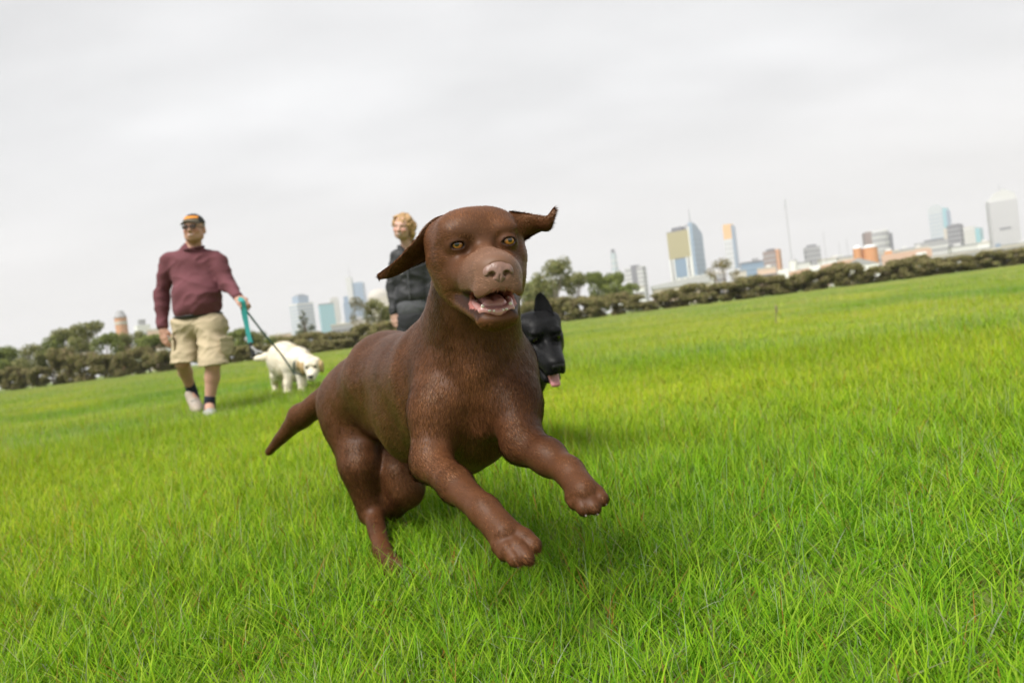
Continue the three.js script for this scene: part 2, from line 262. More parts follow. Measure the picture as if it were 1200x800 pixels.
// a unit plant: one metre high and about one wide, leaves in clumps at the ends of real limbs
function foliage(seed, kind) {
  const R = rng(seed), lobes = [], limbs = [], P = [], N = [], C = [], ix = [];
  const opts = { gum: { n: 11, r: [0.10, 0.19], y0: 0.42, leaf: 0.032, per: 300, pal: [[0.242, 0.250, 0.085], [0.314, 0.299, 0.120], [0.171, 0.200, 0.069]] }, round: { n: 16, r: [0.13, 0.22], y0: 0.16, leaf: 0.036, per: 260, pal: [[0.213, 0.250, 0.061], [0.284, 0.326, 0.080], [0.156, 0.194, 0.057]] }, bush: { n: 20, r: [0.13, 0.24], y0: 0.08, leaf: 0.052, per: 190, pal: [[0.250, 0.235, 0.080], [0.310, 0.280, 0.110], [0.190, 0.195, 0.065], [0.290, 0.225, 0.120]] }, cone: { n: 14, r: [0.07, 0.16], y0: 0.1, leaf: 0.034, per: 260, pal: [[0.114, 0.136, 0.069], [0.156, 0.175, 0.085]] }, bare: { n: 9, r: [0.08, 0.15], y0: 0.45, leaf: 0.030, per: 170, pal: [[0.256, 0.222, 0.109], [0.326, 0.256, 0.129], [0.200, 0.200, 0.085]] } }[kind];
  for (let i = 0; i < opts.n; i++) { const u = (i + 0.5) / opts.n, y = kind === 'cone' ? opts.y0 + 0.86 * u : opts.y0 + (0.92 - opts.y0) * Math.pow(R(), 0.8), a = i * 2.4 + R(), spread = kind === 'cone' ? 0.34 * (1 - u) : (kind === 'bush' ? 0.36 : 0.36) * Math.sqrt(Math.max(0.1, 1 - Math.pow((y - 0.55) / 0.5, 2))) * (0.55 + 0.5 * R()), r = (opts.r[0] + (opts.r[1] - opts.r[0]) * R()) * (kind === 'cone' ? 1.25 - 0.8 * u : 1); lobes.push([spread * Math.cos(a), Math.min(y, 0.99 - r * 0.8), spread * Math.sin(a), r]); }
  if (kind !== 'cone') lobes.push([0, 0.83, 0, 0.17]);
  for (const [lx, ly, lz, r] of lobes) {
    const fork = [lx * 0.15, Math.max(0.06, ly * 0.45), lz * 0.15]; if (kind !== 'bush') limbs.push(bar(fork, [lx, ly, lz], 0.010, 0.004, 5));
    for (let k = 0; k < opts.per * (r / 0.16) ** 2; k++) {
      let d; do { d = [R() * 2 - 1, R() * 2 - 1, R() * 2 - 1]; } while (dot(d, d) > 1 || dot(d, d) < 0.08);
      const q = [lx + d[0] * r, ly + d[1] * r * 0.78, lz + d[2] * r]; if (q[1] < 0.01) continue;
      const n = nrm([R() - 0.5 + d[0] * 0.5, R() - 0.3 + d[1] * 0.5, R() - 0.5 + d[2] * 0.5]), t = nrm(cross(n, [R() - 0.5, R() - 0.5, R() - 0.5])), b = cross(n, t), s = opts.leaf * (0.5 + R()), c = mul(opts.pal[Math.floor(R() * opts.pal.length)], 0.75 + 0.5 * R()), i0 = P.length / 3;
      for (const [x, y] of [[-1, 0], [-0.15, 0.42], [1, 0.06], [0.1, -0.42]]) { P.push(...add(q, add(mul(t, x * s * 0.6), mul(b, y * s * 0.9)))); N.push(...n); C.push(...c); }
      ix.push(i0, i0 + 2, i0 + 1, i0, i0 + 3, i0 + 2);
    }
  }
  const g = new THREE.BufferGeometry(); g.setAttribute('position', new THREE.Float32BufferAttribute(P, 3)); g.setAttribute('normal', new THREE.Float32BufferAttribute(N, 3)); g.setAttribute('color', new THREE.Float32BufferAttribute(C, 3)); g.setIndex(ix);
  const trunk = [bar([0, -0.03, 0], [0.01, 0.30, 0.005], kind === 'bush' ? 0.012 : 0.030, 0.020, 8), bar([0.01, 0.30, 0.005], [0.0, 0.75, 0], 0.020, 0.007, 7), ...limbs].map((q) => { const h = q.toNonIndexed(); h.deleteAttribute('uv'); return h; });
  return { crown: g, trunk: mergeGeometries(trunk) };
}
const kinds = {}; for (const k of ['gum', 'round', 'bush', 'cone', 'bare']) kinds[k] = Array.from({ length: k === 'cone' ? 1 : k === 'bush' ? 5 : 4 }, (_, i) => foliage(500 + i * 7 + k.length * 31, k));
let plantCount = 0;
function plant(kind, [x, z, w, h], name, label, group) {
  const set = kinds[kind], v = set[plantCount++ % set.length], R = rng(900 + plantCount), t = thing(name, label, kind === 'bush' ? 'shrub' : 'tree', [x, -0.05, z], group);
  t.scale.set(w, h + 0.05, w * (0.8 + 0.3 * R())); t.rotation.y = R() * 6.28;
  part('trunk', v.trunk, kind === 'gum' || kind === 'bare' ? paleBark : barkM, t); part('crown', v.crown, leafM, t); return t;
}
{
  // the wood beyond the man: @B is centre, top, width and distance measured along the field edge
  const wood = [[[-67.84, -92.16, 5.52, 6.25], 'round'], [[-62.23, -88.16, 5.06, 6], 'gum'], [[-60.84, -90.18, 4.95, 6.8], 'round'], [[-59.31, -92.2, 5.75, 7.74], 'gum'], [[-55.47, -90.21, 5.85, 8.05], 'gum'], [[-50.83, -86.16, 4.73, 6.04], 'round'], [[-51.41, -92.16, 5.29, 6.06], 'gum'], [[-46.81, -88.14, 4.84, 5.19], 'round'], [[-45.27, -90.12, 5.17, 4.4], 'gum'], [[-43.78, -92.11, 4.6, 4.07], 'round'], [[-68.66, -90.16, 5.4, 5.96], 'round'], [[-73.21, -92.16, 5.75, 5.99], 'gum']];
  for (const [b, k] of wood) plant(k, b, 'woodland_tree', k === 'gum' ? 'tall olive tree with open crown in the wood beyond the man' : 'dense round green tree in the wood beyond the man', k === 'gum' ? 'open crowned trees of the wood' : 'round trees of the wood');
  for (const b of [[-58.5, -80.08, 3.4, 3.01], [-55.72, -80.08, 3.2, 2.67], [-53.98, -82.12, 3.69, 4.61], [-50.79, -81.1, 3.44, 3.63], [-48, -80.09, 3.4, 3.12], [-46.37, -81.09, 3.65, 3.08], [-44.5, -82.1, 3.69, 3.63], [-41.21, -80.08, 3.4, 2.67], [-39.76, -81.06, 3.24, 2.05], [-60.93, -80.08, 3.6, 2.91], [-63.33, -80.08, 3.6, 3.01]]) plant('bush', b, 'woodland_shrub', 'olive shrub at the foot of the wood beyond the man', 'shrubs at the foot of the wood');
  // between the man and the woman
  for (const [b, k] of [[[-38.43, -92.12, 5.06, 4.21], 'round'], [[-35.04, -90.12, 4.5, 4.6], 'round'], [[-32.63, -90.11, 4.5, 3.96], 'gum'], [[-29.8, -88.08, 3.96, 2.96], 'round']]) plant(k, b, 'hedge_tree', 'rounded olive tree behind the dog lead and white dog', 'trees behind the dog lead');
  plant('cone', [-28.72, -96.17, 5.52, 6.46], 'conical_tree', 'dark conical tree in front of pale stepped tower', null);
  plant('bare', [-19.13, -88.17, 3.96, 6.73], 'spreading_tree', 'sparse brownish tree in front of the blue glass towers', null);
  plant('gum', [-17.03, -90.16, 4.95, 6.33], 'spreading_tree', 'broad olive tree beside the hand of the person in black', null);
  plant('gum', [-15.01, -92.14, 4.6, 5.23], 'spreading_tree', 'olive tree behind the person in black jacket', null);
  for (const b of [[-34.78, -80.07, 3.4, 2.48], [-32.6, -80.06, 3.4, 2.21], [-30.39, -80.06, 3.4, 2.13], [-28.01, -80.06, 3.4, 1.84], [-26.99, -84.08, 3.78, 2.66], [-24.06, -82.08, 3.69, 2.74], [-21.82, -82.07, 3.9, 2.46], [-19.77, -82.07, 3.69, 2.31], [-18.05, -84.08, 3.99, 3.03], [-15.36, -82.08, 3.9, 2.89], [-13.07, -82.08, 3.9, 3.02], [-21.47, -76.05, 2.85, 1.51], [-19, -76.04, 2.85, 1.39], [-15.93, -76.04, 2.85, 1.4]]) plant('bush', b, 'hedge_shrub', 'grey green shrub in the hedge behind the white dog', 'hedge behind the white dog');
  // right of the brown dog
  for (const [b, k] of [[[-9.41, -90.08, 5.62, 2.89], 'round'], [[-5.61, -90.09, 5.62, 3.32], 'gum'], [[-1.57, -90.11, 5.62, 3.95], 'round'], [[2.26, -88.15, 5.06, 5.84], 'gum'], [[6.01, -86.21, 7.09, 8.38], 'gum'], [[9.18, -90.17, 5.17, 6.46], 'gum'], [[12.38, -92.17, 4.14, 6.46], 'round'], [[14.65, -92.16, 4.14, 6.06], 'round'], [[16.38, -90.11, 2.92, 4.21], 'round'], [[4.43, -90.17, 5.62, 6.6], 'round']]) plant(k, b, 'field_tree', k === 'gum' ? 'tall open crowned tree behind the black dog' : 'dark rounded tree behind the black dog', k === 'gum' ? 'open crowned trees behind the black dog' : 'rounded trees behind the black dog');
  for (const b of [[2.78, -80.08, 3.8, 3.04], [4.81, -80.09, 3.8, 3.19], [6.73, -79.09, 3.75, 3.11], [8.82, -80.08, 3.6, 2.99], [10.33, -78.07, 3.31, 2.62], [13.14, -82.08, 3.9, 2.86], [15.08, -80.07, 3.6, 2.32], [16.25, -78.04, 2.73, 1.29]]) plant('bush', b, 'field_shrub', 'brownish olive shrub at the foot of the trees behind the black dog', 'shrubs behind the black dog');
  plant('bare', [26.94, -84.15, 5.04, 5.79], 'gum_tree', 'sparse crowned tree standing before the gold topped tower', null);
  const R = rng(61); // the low hedge on the right runs up to the frame's edge
  const hedge = [[18.62, -80.07, 3.8, 2.38], [20.92, -82.07, 3.28, 2.3], [21.52, -79.08, 3.75, 2.76], [23.83, -81.07, 3.44, 2.29], [25.29, -80.07, 3.8, 2.56], [27.73, -82.06, 3.08, 2.18], [28.1, -79.08, 3.95, 2.84], [30.7, -81.07, 3.44, 2.56], [31.84, -80.07, 3.6, 2.55], [34.54, -82.06, 3.08, 2.15], [34.64, -79.07, 3.75, 2.62], [37.12, -81.07, 3.04, 2.47], [38.01, -80.08, 3.2, 2.78], [41.23, -84.09, 2.73, 3.27], [39.66, -79.08, 3.36, 2.99], [42.35, -81.06, 3.04, 1.82], [43.37, -80.06, 3.4, 2.12], [46.29, -82.06, 2.87, 1.93], [45.98, -79.07, 3.56, 2.6], [50.22, -83.08, 3.32, 2.99], [49.84, -80.06, 3.4, 2.22], [52.89, -82.06, 2.87, 1.83], [52.29, -79.06, 3.56, 2.11], [55.62, -81.06, 3.24, 1.9], [56.71, -80.07, 3.6, 2.37], [60.07, -82.05, 2.87, 1.45], [59.26, -79.06, 3.56, 2.14], [62.51, -81.05, 3.24, 1.56], [63.49, -80.06, 3.6, 1.83]];
  for (const b of hedge) plant('bush', b, 'low_shrub', 'low dark olive shrub in the hedge before the city', 'low hedge before the city');
}

// ---------------------------------------------------------------- the city beyond the trees
const wallM = (r, g, b, rough = 0.7) => M(r, g, b, rough), glassM = (r, g, b) => M(r, g, b, 0.25, { specularIntensity: 0.8 });
const unit = new THREE.BoxGeometry(1, 1, 1); unit.translate(0, 0.5, 0);
function block(name, mat, parent, w, h, d, x = 0, y = 0, z = 0) { const m = part(name, unit, mat, parent); m.scale.set(w, h, d); m.position.set(x, y, z); return m; }
function site(name, label, [x, z, w, h], turn = 0, group, category = 'building') { const t = thing(name, label, category, [x, 0, z], group); t.rotation.y = Math.atan2(-x, -z) + turn; return [t, w, h]; }
function bands(t, mat, w, h, d, n, y0 = 0, x = 0, z = 0, size = 0.3) { for (let i = 1; i < n; i++) block('floor_band', mat, t, w * 1.012, h / n * size, d * 1.012, x, y0 + h * i / n - h / n * size / 2, z); }
function fins(t, mat, w, h, d, n, y0 = 0, x = 0, z = 0) { for (let i = 0; i < n; i++) block('pier', mat, t, w / n * 0.25, h * 1.001, d * 1.02, x - w / 2 + w * (i + 0.5) / n, y0, z); }
const pale = wallM(0.62, 0.62, 0.60), stone = wallM(0.52, 0.48, 0.42), grey = wallM(0.33, 0.33, 0.34), dark = wallM(0.11, 0.11, 0.13), blue = glassM(0.16, 0.26, 0.38), blue2 = glassM(0.24, 0.34, 0.46), teal = glassM(0.22, 0.50, 0.56), gold = wallM(0.36, 0.31, 0.13, 0.5), orange = wallM(0.60, 0.29, 0.13), amber = wallM(0.78, 0.42, 0.10, 0.4), brick = wallM(0.55, 0.28, 0.15), white = wallM(0.75, 0.75, 0.73), brown = wallM(0.24, 0.17, 0.15), cream = wallM(0.58, 0.52, 0.44), pink = wallM(0.66, 0.48, 0.36);
let t, w, h;
// left of the man and behind the lead
[t, w, h] = site('brick_silo', 'orange brick silo with grey cap above the wood', [-339.39, -601.34, 9.75, 49.63]); { const g = new THREE.CylinderGeometry(w / 2, w / 2, h, 24); g.translate(0, h / 2, 0); part('shaft', g, brick, t); const c = new THREE.CylinderGeometry(w * 0.25, w * 0.56, h * 0.12, 24); c.translate(0, h * 1.06, 0); part('roof', c, grey, t); const r = new THREE.CylinderGeometry(w * 0.52, w * 0.52, h * 0.05, 24); r.translate(0, h * 0.9, 0); part('rim', r, stone, t); }
[t, w, h] = site('low_building', 'pale low building behind the man\'s elbow', [-374.78, -701.31, 12.25, 47.25], 0.2); block('wall', white, t, w, h, w); block('roof', grey, t, w * 0.5, h * 0.12, w * 0.5, 0, h); bands(t, grey, w, h, w, 5);
[t, w, h] = site('low_building', 'cream low building beside the man\'s hand', [-335.82, -651.04, 13, 36.66], -0.1); block('wall', pink, t, w, h, w); block('roof', cream, t, w * 1.04, h * 0.06, w * 1.04, 0, h); bands(t, cream, w, h, w, 4);
[t, w, h] = site('stepped_tower', 'pale stepped tower behind the conical tree', [-720.88, -2405.4, 72, 199.48], 0.5); block('wall', pale, t, w * 0.85, h * 0.84, w * 0.8); block('upper_block', blue2, t, w * 0.55, h * 0.13, w * 0.6, 0, h * 0.84); block('roof', grey, t, w * 0.35, h * 0.03, w * 0.4, 0, h * 0.97); bands(t, blue2, w * 0.85, h * 0.84, w * 0.8, 14, 0, 0, 0, 0.45);
[t, w, h] = site('teal_tower', 'flat topped teal glass tower', [-581.65, -2203.93, 44, 139.79], 0.15); block('wall', teal, t, w, h, w * 0.8); block('roof', dark, t, w * 1.03, h * 0.02, w * 0.83, 0, h); bands(t, blue2, w, h, w * 0.8, 16, 0, 0, 0, 0.15);
[t, w, h] = site('slim_tower', 'slim pale tower beside the teal tower', [-591.08, -2354.6, 29.38, 166.24], 0.1); block('wall', pale, t, w, h, w); block('roof', stone, t, w * 0.6, h * 0.03, w * 0.6, 0, h); bands(t, stone, w, h, w, 16);
[t, w, h] = site('blue_tower', 'stepped blue glass tower with rooftop mast', [-572.56, -2606.87, 84.5, 258.88], -0.2); block('wall', blue, t, w * 0.9, h * 0.62, w * 0.8, -w * 0.04); block('upper_block', blue2, t, w * 0.48, h * 0.90, w * 0.6, w * 0.20, 0, -2); block('lift_core', pale, t, w * 0.24, h * 0.99, w * 0.3, -w * 0.13, 0, w * 0.2); block('side_block', blue, t, w * 0.3, h * 0.72, w * 0.5, -w * 0.32); bands(t, blue2, w * 0.9, h * 0.62, w * 0.8, 12, 0, -w * 0.04); bands(t, blue, w * 0.48, h * 0.9, w * 0.6, 18, 0, w * 0.20, -2); part('mast', bar([-w * 0.13, h * 0.99, 0], [-w * 0.13, h * 1.14, 0], 1.3, 0.6), grey, t);
[t, w, h] = site('domed_building', 'beige low domed building beside the person in black', [-277.98, -1503.13, 48.75, 114.69], 0); block('wall', cream, t, w, h * 0.85, w * 0.8); { const g = new THREE.SphereGeometry(1, 24, 10, 0, 6.2832, 0, 1.5708); g.scale(w * 0.5, h * 0.16, w * 0.4); g.translate(0, h * 0.85, 0); part('dome', g, stone, t); }
// centre
[t, w, h] = site('tapered_tower', 'slender tapered glass tower with dark crown', [472.86, -2907.15, 39.88, 267.15], 0.3); { const g = new THREE.CylinderGeometry(w * 0.32, w * 0.62, h * 0.94, 4, 1); g.rotateY(0.785); g.translate(0, h * 0.47, 0); part('shaft', g, glassM(0.42, 0.50, 0.52), t); block('crown', dark, t, w * 0.34, h * 0.06, w * 0.34, 0, h * 0.94); for (let i = 1; i < 10; i++) { const k = 1 - 0.45 * i / 10.5; block('floor_band', pale, t, w * 0.86 * k, h * 0.02, w * 0.86 * k, 0, h * 0.09 * i); } }
[t, w, h] = site('office_block', 'grey office block with dark lift core', [442.45, -2304.16, 69, 148.55], -0.3); block('wall', grey, t, w * 0.9, h * 0.93, w * 0.6); block('lift_core', dark, t, w * 0.26, h, w * 0.66, w * 0.02); block('roof', pale, t, w * 0.92, h * 0.02, w * 0.62, 0, h * 0.93); bands(t, pale, w * 0.9, h * 0.93, w * 0.6, 10, 0, 0, 0, 0.4);
[t, w, h] = site('panelled_tower', 'broad tower with gold panel, pale piers and blue glass side', [508.92, -1905.69, 99.75, 217.39], -0.45); block('wall', dark, t, w * 0.66, h * 0.93, w * 0.62); { const f = w * 0.31; block('gold_panel', gold, t, w * 0.64, h * 0.34, 3, 0, h * 0.58, f + 1); for (const x of [-0.30, -0.20, 0.20, 0.30]) block('pier', white, t, w * 0.05, h * 0.58, 4, w * x, 0, f + 1); block('glazing', blue, t, w * 0.34, h * 0.57, 2, 0, 0, f + 0.5); block('corner_pier', white, t, w * 0.05, h * 0.95, w * 0.05, w * 0.335, 0, f); }
{ const s = new THREE.Shape(); s.moveTo(-w * 0.30, 0); s.lineTo(w * 0.30, 0); s.lineTo(w * 0.30, h * 0.86); s.lineTo(-w * 0.02, h * 0.97); s.lineTo(-w * 0.30, h * 1.0); s.lineTo(-w * 0.30, 0); const g = new THREE.ExtrudeGeometry(s, { depth: w * 0.10, bevelEnabled: false }); g.rotateY(Math.PI / 2); g.translate(w * 0.335, 0, 0); part('glass_side', g, blue2, t); for (let i = 1; i < 13; i++) block('floor_band', blue, t, w * 0.104, h * 0.012, w * 0.606, w * 0.386, h * 0.065 * i); for (let i = 1; i < 8; i++) block('floor_band', blue2, t, w * 0.33, h * 0.01, 3, 0, h * 0.07 * i, w * 0.31); }
block('roof', dark, t, w * 0.3, h * 0.05, w * 0.3, -w * 0.1, h * 0.93); block('roof_vent', grey, t, w * 0.16, h * 0.06, w * 0.16, w * 0.2, h * 0.93); part('mast', bar([w * 0.26, h * 0.93, 0], [w * 0.26, h * 1.18, 0], 2, 0.8), grey, t);
[t, w, h] = site('shed', 'long beige shed with grey roof below the panelled tower', [107.37, -420.48, 33.6, 15.72], 0.12); block('wall', cream, t, w, h * 0.72, w * 0.5); block('wall_band', pink, t, w * 1.004, h * 0.18, w * 0.504, 0, h * 0.22); { const s = new THREE.Shape(); s.moveTo(-w * 0.52, h * 0.72); s.lineTo(w * 0.52, h * 0.72); s.lineTo(w * 0.52, h * 1.04); s.lineTo(-w * 0.52, h * 0.86); const g = new THREE.ExtrudeGeometry(s, { depth: w * 0.54, bevelEnabled: false }); g.translate(0, 0, -w * 0.27); part('roof', g, wallM(0.45, 0.45, 0.46), t); }
[t, w, h] = site('low_hall', 'low white hall at the foot of the panelled tower', [193.17, -700.82, 36.75, 26.78], 0.1); block('wall', white, t, w, h * 0.9, w * 0.5); for (let i = 0; i < 6; i++) block('roof_ridge', pale, t, w * 0.12, h * 0.12, w * 0.5, w * (-0.42 + 0.165 * i), h * 0.9); block('base_wall', stone, t, w * 1.02, h * 0.4, w * 0.52);
[t, w, h] = site('gold_topped_tower', 'very slender tower with gleaming gold top', [1004.98, -3008.47, 52.5, 321.68], -0.35); block('shaft', wallM(0.62, 0.63, 0.64, 0.4), t, w * 0.7, h * 0.80, w * 0.6); block('gold_top', amber, t, w * 0.7, h * 0.20, w * 0.6, 0, h * 0.80); block('glass_side', blue, t, w * 0.16, h * 0.97, w * 0.6, w * 0.42); bands(t, grey, w * 0.7, h * 0.8, w * 0.6, 12, 0, 0, 0, 0.2);
[t, w, h] = site('blue_block', 'wide blue glass block with rooftop plant', [620.13, -1702.62, 59.5, 90.54], 0.2); block('wall', blue, t, w, h * 0.9, w * 0.5); block('roof_plant', grey, t, w * 0.25, h * 0.1, w * 0.2, w * 0.1, h * 0.9); block('roof', dark, t, w * 1.02, h * 0.04, w * 0.52, 0, h * 0.88); bands(t, blue2, w, h * 0.88, w * 0.5, 7); block('podium', pale, t, w * 1.05, h * 0.22, w * 0.6);
[t, w, h] = site('brown_tower', 'brown tower with orange corner', [592.29, -1502.62, 35.62, 93.21], -0.3); block('wall', brown, t, w * 0.75, h * 0.98, w * 0.7, -w * 0.1); block('corner', orange, t, w * 0.22, h, w * 0.5, w * 0.34); block('roof', dark, t, w * 0.4, h * 0.05, w * 0.4, -w * 0.1, h * 0.98); bands(t, grey, w * 0.75, h * 0.98, w * 0.7, 9, 0, -w * 0.1);
[t, w, h] = site('tower_crane', 'very tall thin crane mast above the orange sheds', [380.32, -903.09, 3.38, 119.87], 0, null, 'crane'); part('mast', bar([0, 0, 0], [0, h, 0], 0.55, 0.4, 6), grey, t); part('jib', bar([-2, h * 0.9, 0], [1.2, h * 1.0, 0], 0.3, 0.2, 6), grey, t); part('base', box(3, 2, 3, 0, 1, 0), grey, t);
[t, w, h] = site('white_silo', 'white silo among the orange sheds', [253.94, -600.84, 6.75, 28.64], 0); { const g = new THREE.CylinderGeometry(w / 2, w / 2, h * 0.9, 20); g.translate(0, h * 0.45, 0); part('shaft', g, white, t); const c = new THREE.ConeGeometry(w * 0.52, h * 0.12, 20); c.translate(0, h * 0.96, 0); part('roof', c, grey, t); }
[t, w, h] = site('grey_tower', 'square dark grey tower above the orange sheds', [950.97, -2103.69, 49.88, 131.02], 0.25); block('wall', grey, t, w * 0.8, h * 0.95, w * 0.7); block('roof', dark, t, w * 0.5, h * 0.05, w * 0.4, 0, h * 0.95); bands(t, dark, w * 0.8, h * 0.95, w * 0.7, 9);
[t, w, h] = site('orange_shed', 'long low orange roofed shed behind the low hedge', [225.27, -500.54, 56.25, 17.2], 0.05); block('wall', pink, t, w, h * 0.6, w * 0.3); { const s = new THREE.Shape(); s.moveTo(-w * 0.51, h * 0.6); s.lineTo(w * 0.51, h * 0.6); s.lineTo(w * 0.5, h); s.lineTo(-w * 0.5, h * 0.75); const g = new THREE.ExtrudeGeometry(s, { depth: w * 0.32, bevelEnabled: false }); g.translate(0, 0, -w * 0.16); part('roof', g, wallM(0.56, 0.36, 0.25), t); } for (const [x, k] of [[-0.36, white], [0.02, white], [0.30, orange]]) block('bay', k, t, w * 0.13, h * 0.95, w * 0.34, w * x); for (let i = 0; i < 5; i++) block('door', white, t, w * 0.06, h * 0.4, 0.6, w * (-0.4 + 0.2 * i), 0, w * 0.15);
for (const [b, k] of [[[425.41, -901.96, 1.8, 72.32], 0], [[443.84, -901.58, 1.57, 56.43], 1], [[454.44, -901.66, 1.57, 59.64], 2]]) { [t, w, h] = site('thin_mast', ['thin grey mast beside the square grey tower', 'short thin mast between the grey tower and the orange silos', 'thin mast just beside the orange silos'][k], b, 0, null, 'mast'); part('pole', bar([0, 0, 0], [0, h, 0], 0.4, 0.2, 6), grey, t); part('crossarm', bar([-1.2, h * 0.85, 0], [1.2, h * 0.85, 0], 0.12, 0.12, 6), grey, t); part('footing', box(2, 1, 2, 0, 0.5, 0), grey, t); }
[t, w, h] = site('rounded_tower', 'brown and grey rounded tower behind the orange silos', [934.56, -1703.37, 68, 122.03], 0.2); { const g = new THREE.CylinderGeometry(w * 0.42, w * 0.42, h * 0.95, 20); g.translate(0, h * 0.475, 0); part('wall', g, grey, t); } block('side_block', brown, t, w * 0.22, h * 0.98, w * 0.5, -w * 0.34, 0, w * 0.1); block('end_block', dark, t, w * 0.12, h * 0.9, w * 0.5, w * 0.40); block('roof', pale, t, w * 0.6, h * 0.05, w * 0.5, 0, h * 0.95); for (let i = 1; i < 8; i++) { const g = new THREE.CylinderGeometry(w * 0.427, w * 0.427, h * 0.03, 20); g.translate(0, h * 0.12 * i, 0); part('floor_band', g, pale, t); }
for (const [b, k] of [[[269.67, -520.75, 5.85, 25.91], 0], [[279.1, -520.74, 11.05, 25.39], 1]]) { [t, w, h] = site('orange_silo', ['small orange silo beside a larger one', 'large orange silo under the rounded tower'][k], b, 0); const g = new THREE.CylinderGeometry(w / 2, w / 2, h, 24); g.translate(0, h / 2, 0); part('shaft', g, orange, t); const c = new THREE.CylinderGeometry(w * 0.2, w * 0.53, h * 0.08, 24); c.translate(0, h * 1.04, 0); part('roof', c, white, t); const r = new THREE.CylinderGeometry(w * 0.51, w * 0.51, h * 0.06, 24); r.translate(0, h * 0.5, 0); part('rim', r, amber, t); }
[t, w, h] = site('white_shed', 'white gabled shed under the orange silos', [233.37, -450.49, 22.5, 15.68], 0.05); block('wall', white, t, w, h * 0.7, w * 0.4); { const s = new THREE.Shape(); s.moveTo(-w * 0.52, h * 0.7); s.lineTo(w * 0.52, h * 0.7); s.lineTo(0, h * 1.02); const g = new THREE.ExtrudeGeometry(s, { depth: w * 0.42, bevelEnabled: false }); g.translate(0, 0, -w * 0.21); part('roof', g, grey, t); } block('door', grey, t, w * 0.12, h * 0.45, 0.6, 0, 0, w * 0.2);
[t, w, h] = site('orange_hall', 'orange hall beside the curved tower', [282.86, -480.54, 30, 17.3], 0.02); block('wall', pink, t, w, h * 0.7, w * 0.3); block('roof', wallM(0.56, 0.38, 0.28), t, w * 1.02, h * 0.3, w * 0.32, 0, h * 0.7); block('bay', white, t, w * 0.2, h * 0.9, w * 0.33, w * 0.3); block('end_block', orange, t, w * 0.16, h * 1.12, w * 0.3, -w * 0.36); block('door', white, t, w * 0.1, h * 0.5, 0.6, w * 0.1, 0, w * 0.15);
// low town between the towers
{
  const R = rng(44), tones = [white, cream, grey, stone, pink, pale];
  const low = [[144.85, -800.88, 30, 27.9], [205.8, -900.94, 20.25, 29.4], [307.89, -1001.26, 27.5, 41.64], [308.64, -901.09, 18, 35.86], [364.08, -951.16, 23.75, 37.84], [433.78, -1001.25, 27.5, 41.07], [527.13, -1101.39, 35.75, 45.84], [499.37, -1001.26, 20, 41.72], [562.31, -1001.25, 30, 41.44], [646.34, -1101.4, 27.5, 46.23], [732.27, -1201.52, 27, 50.04], [672.55, -1001.14, 32.5, 36.53], [767.61, -1101.27, 27.5, 40.83], [674.79, -900.87, 29.25, 26.53], [-220.22, -900.99, 27, 31.44], [-212.75, -1001.18, 32.5, 38.47], [-302.26, -900.91, 27, 28.06], [-449.9, -901.29, 27, 44.18]];
  const say = ['behind the shrubs near the panelled tower', 'at the foot of the panelled tower', 'beside the sparse crowned tree', 'under the wide blue block', 'under the brown tower', 'under the square grey tower', 'left of the orange silos', 'touching the small orange silo', 'right of the large orange silo', 'behind the orange hall', 'under the curved tower', 'under the pale tower', 'between the pale tower and the peaked tower', 'under the peaked tower', 'under the teal tower', 'under the blue glass towers', 'behind the white dog', 'behind the person in shorts'];
  low.forEach((b, i) => { const [t, w, h] = site('low_building', `${['white', 'cream', 'grey', 'stone', 'pinkish', 'pale'][i % 6]} low building ${say[i]}`, b, (R() - 0.5) * 0.6); const m = tones[i % 6]; block('wall', m, t, w, h * 0.9, w * 0.6); block('roof', i % 2 ? grey : stone, t, w * 1.03, h * 0.06, w * 0.63, 0, h * 0.9); block('roof_plant', pale, t, w * 0.25, h * 0.1, w * 0.2, w * (R() - 0.5) * 0.5, h * 0.94); bands(t, dark, w, h * 0.9, w * 0.6, 4, 0, 0, 0, 0.28); });
}
// right
[t, w, h] = site('curved_tower', 'tall tower with curved top and blue side', [1797.11, -2807.63, 73.5, 288.49], -0.3); { const s = new THREE.Shape(); s.moveTo(-w * 0.36, 0); s.lineTo(w * 0.36, 0); s.lineTo(w * 0.36, h * 0.86); s.absarc(0, h * 0.86, w * 0.36, 0, Math.PI, false); s.lineTo(-w * 0.36, 0); const mk = (d, z) => { const g = new THREE.ExtrudeGeometry(s, { depth: d, bevelEnabled: false, curveSegments: 16 }); g.translate(0, 0, z); return g; }; const k = 1; part('wall', mk(w * 0.5, -w * 0.25), wallM(0.50, 0.54, 0.56, 0.4), t); block('glass_side', teal, t, w * 0.2, h * 0.88, w * 0.5, w * 0.42); block('glass_side', blue, t, w * 0.06, h * 0.84, w * 0.52, w * 0.54); bands(t, blue2, w * 0.72, h * 0.86, w * 0.5, 16, 0, 0, 0, 0.2); }
[t, w, h] = site('grey_block', 'low grey block at the foot of the curved tower', [815.66, -1301.85, 52, 62.84], 0.1); block('wall', grey, t, w, h * 0.95, w * 0.4); block('roof', dark, t, w * 0.6, h * 0.05, w * 0.3, w * 0.1, h * 0.95); bands(t, pale, w, h * 0.95, w * 0.4, 5);
[t, w, h] = site('dark_tower', 'dark grey tower beside the curved tower', [1324.61, -2003.65, 47.5, 130.57], -0.25); block('wall', dark, t, w * 0.7, h, w * 0.7, w * 0.1); block('side_block', cream, t, w * 0.2, h * 0.96, w * 0.6, -w * 0.34); block('roof', grey, t, w * 0.4, h * 0.03, w * 0.4, w * 0.1, h); bands(t, grey, w * 0.7, h, w * 0.7, 10, 0, w * 0.1);
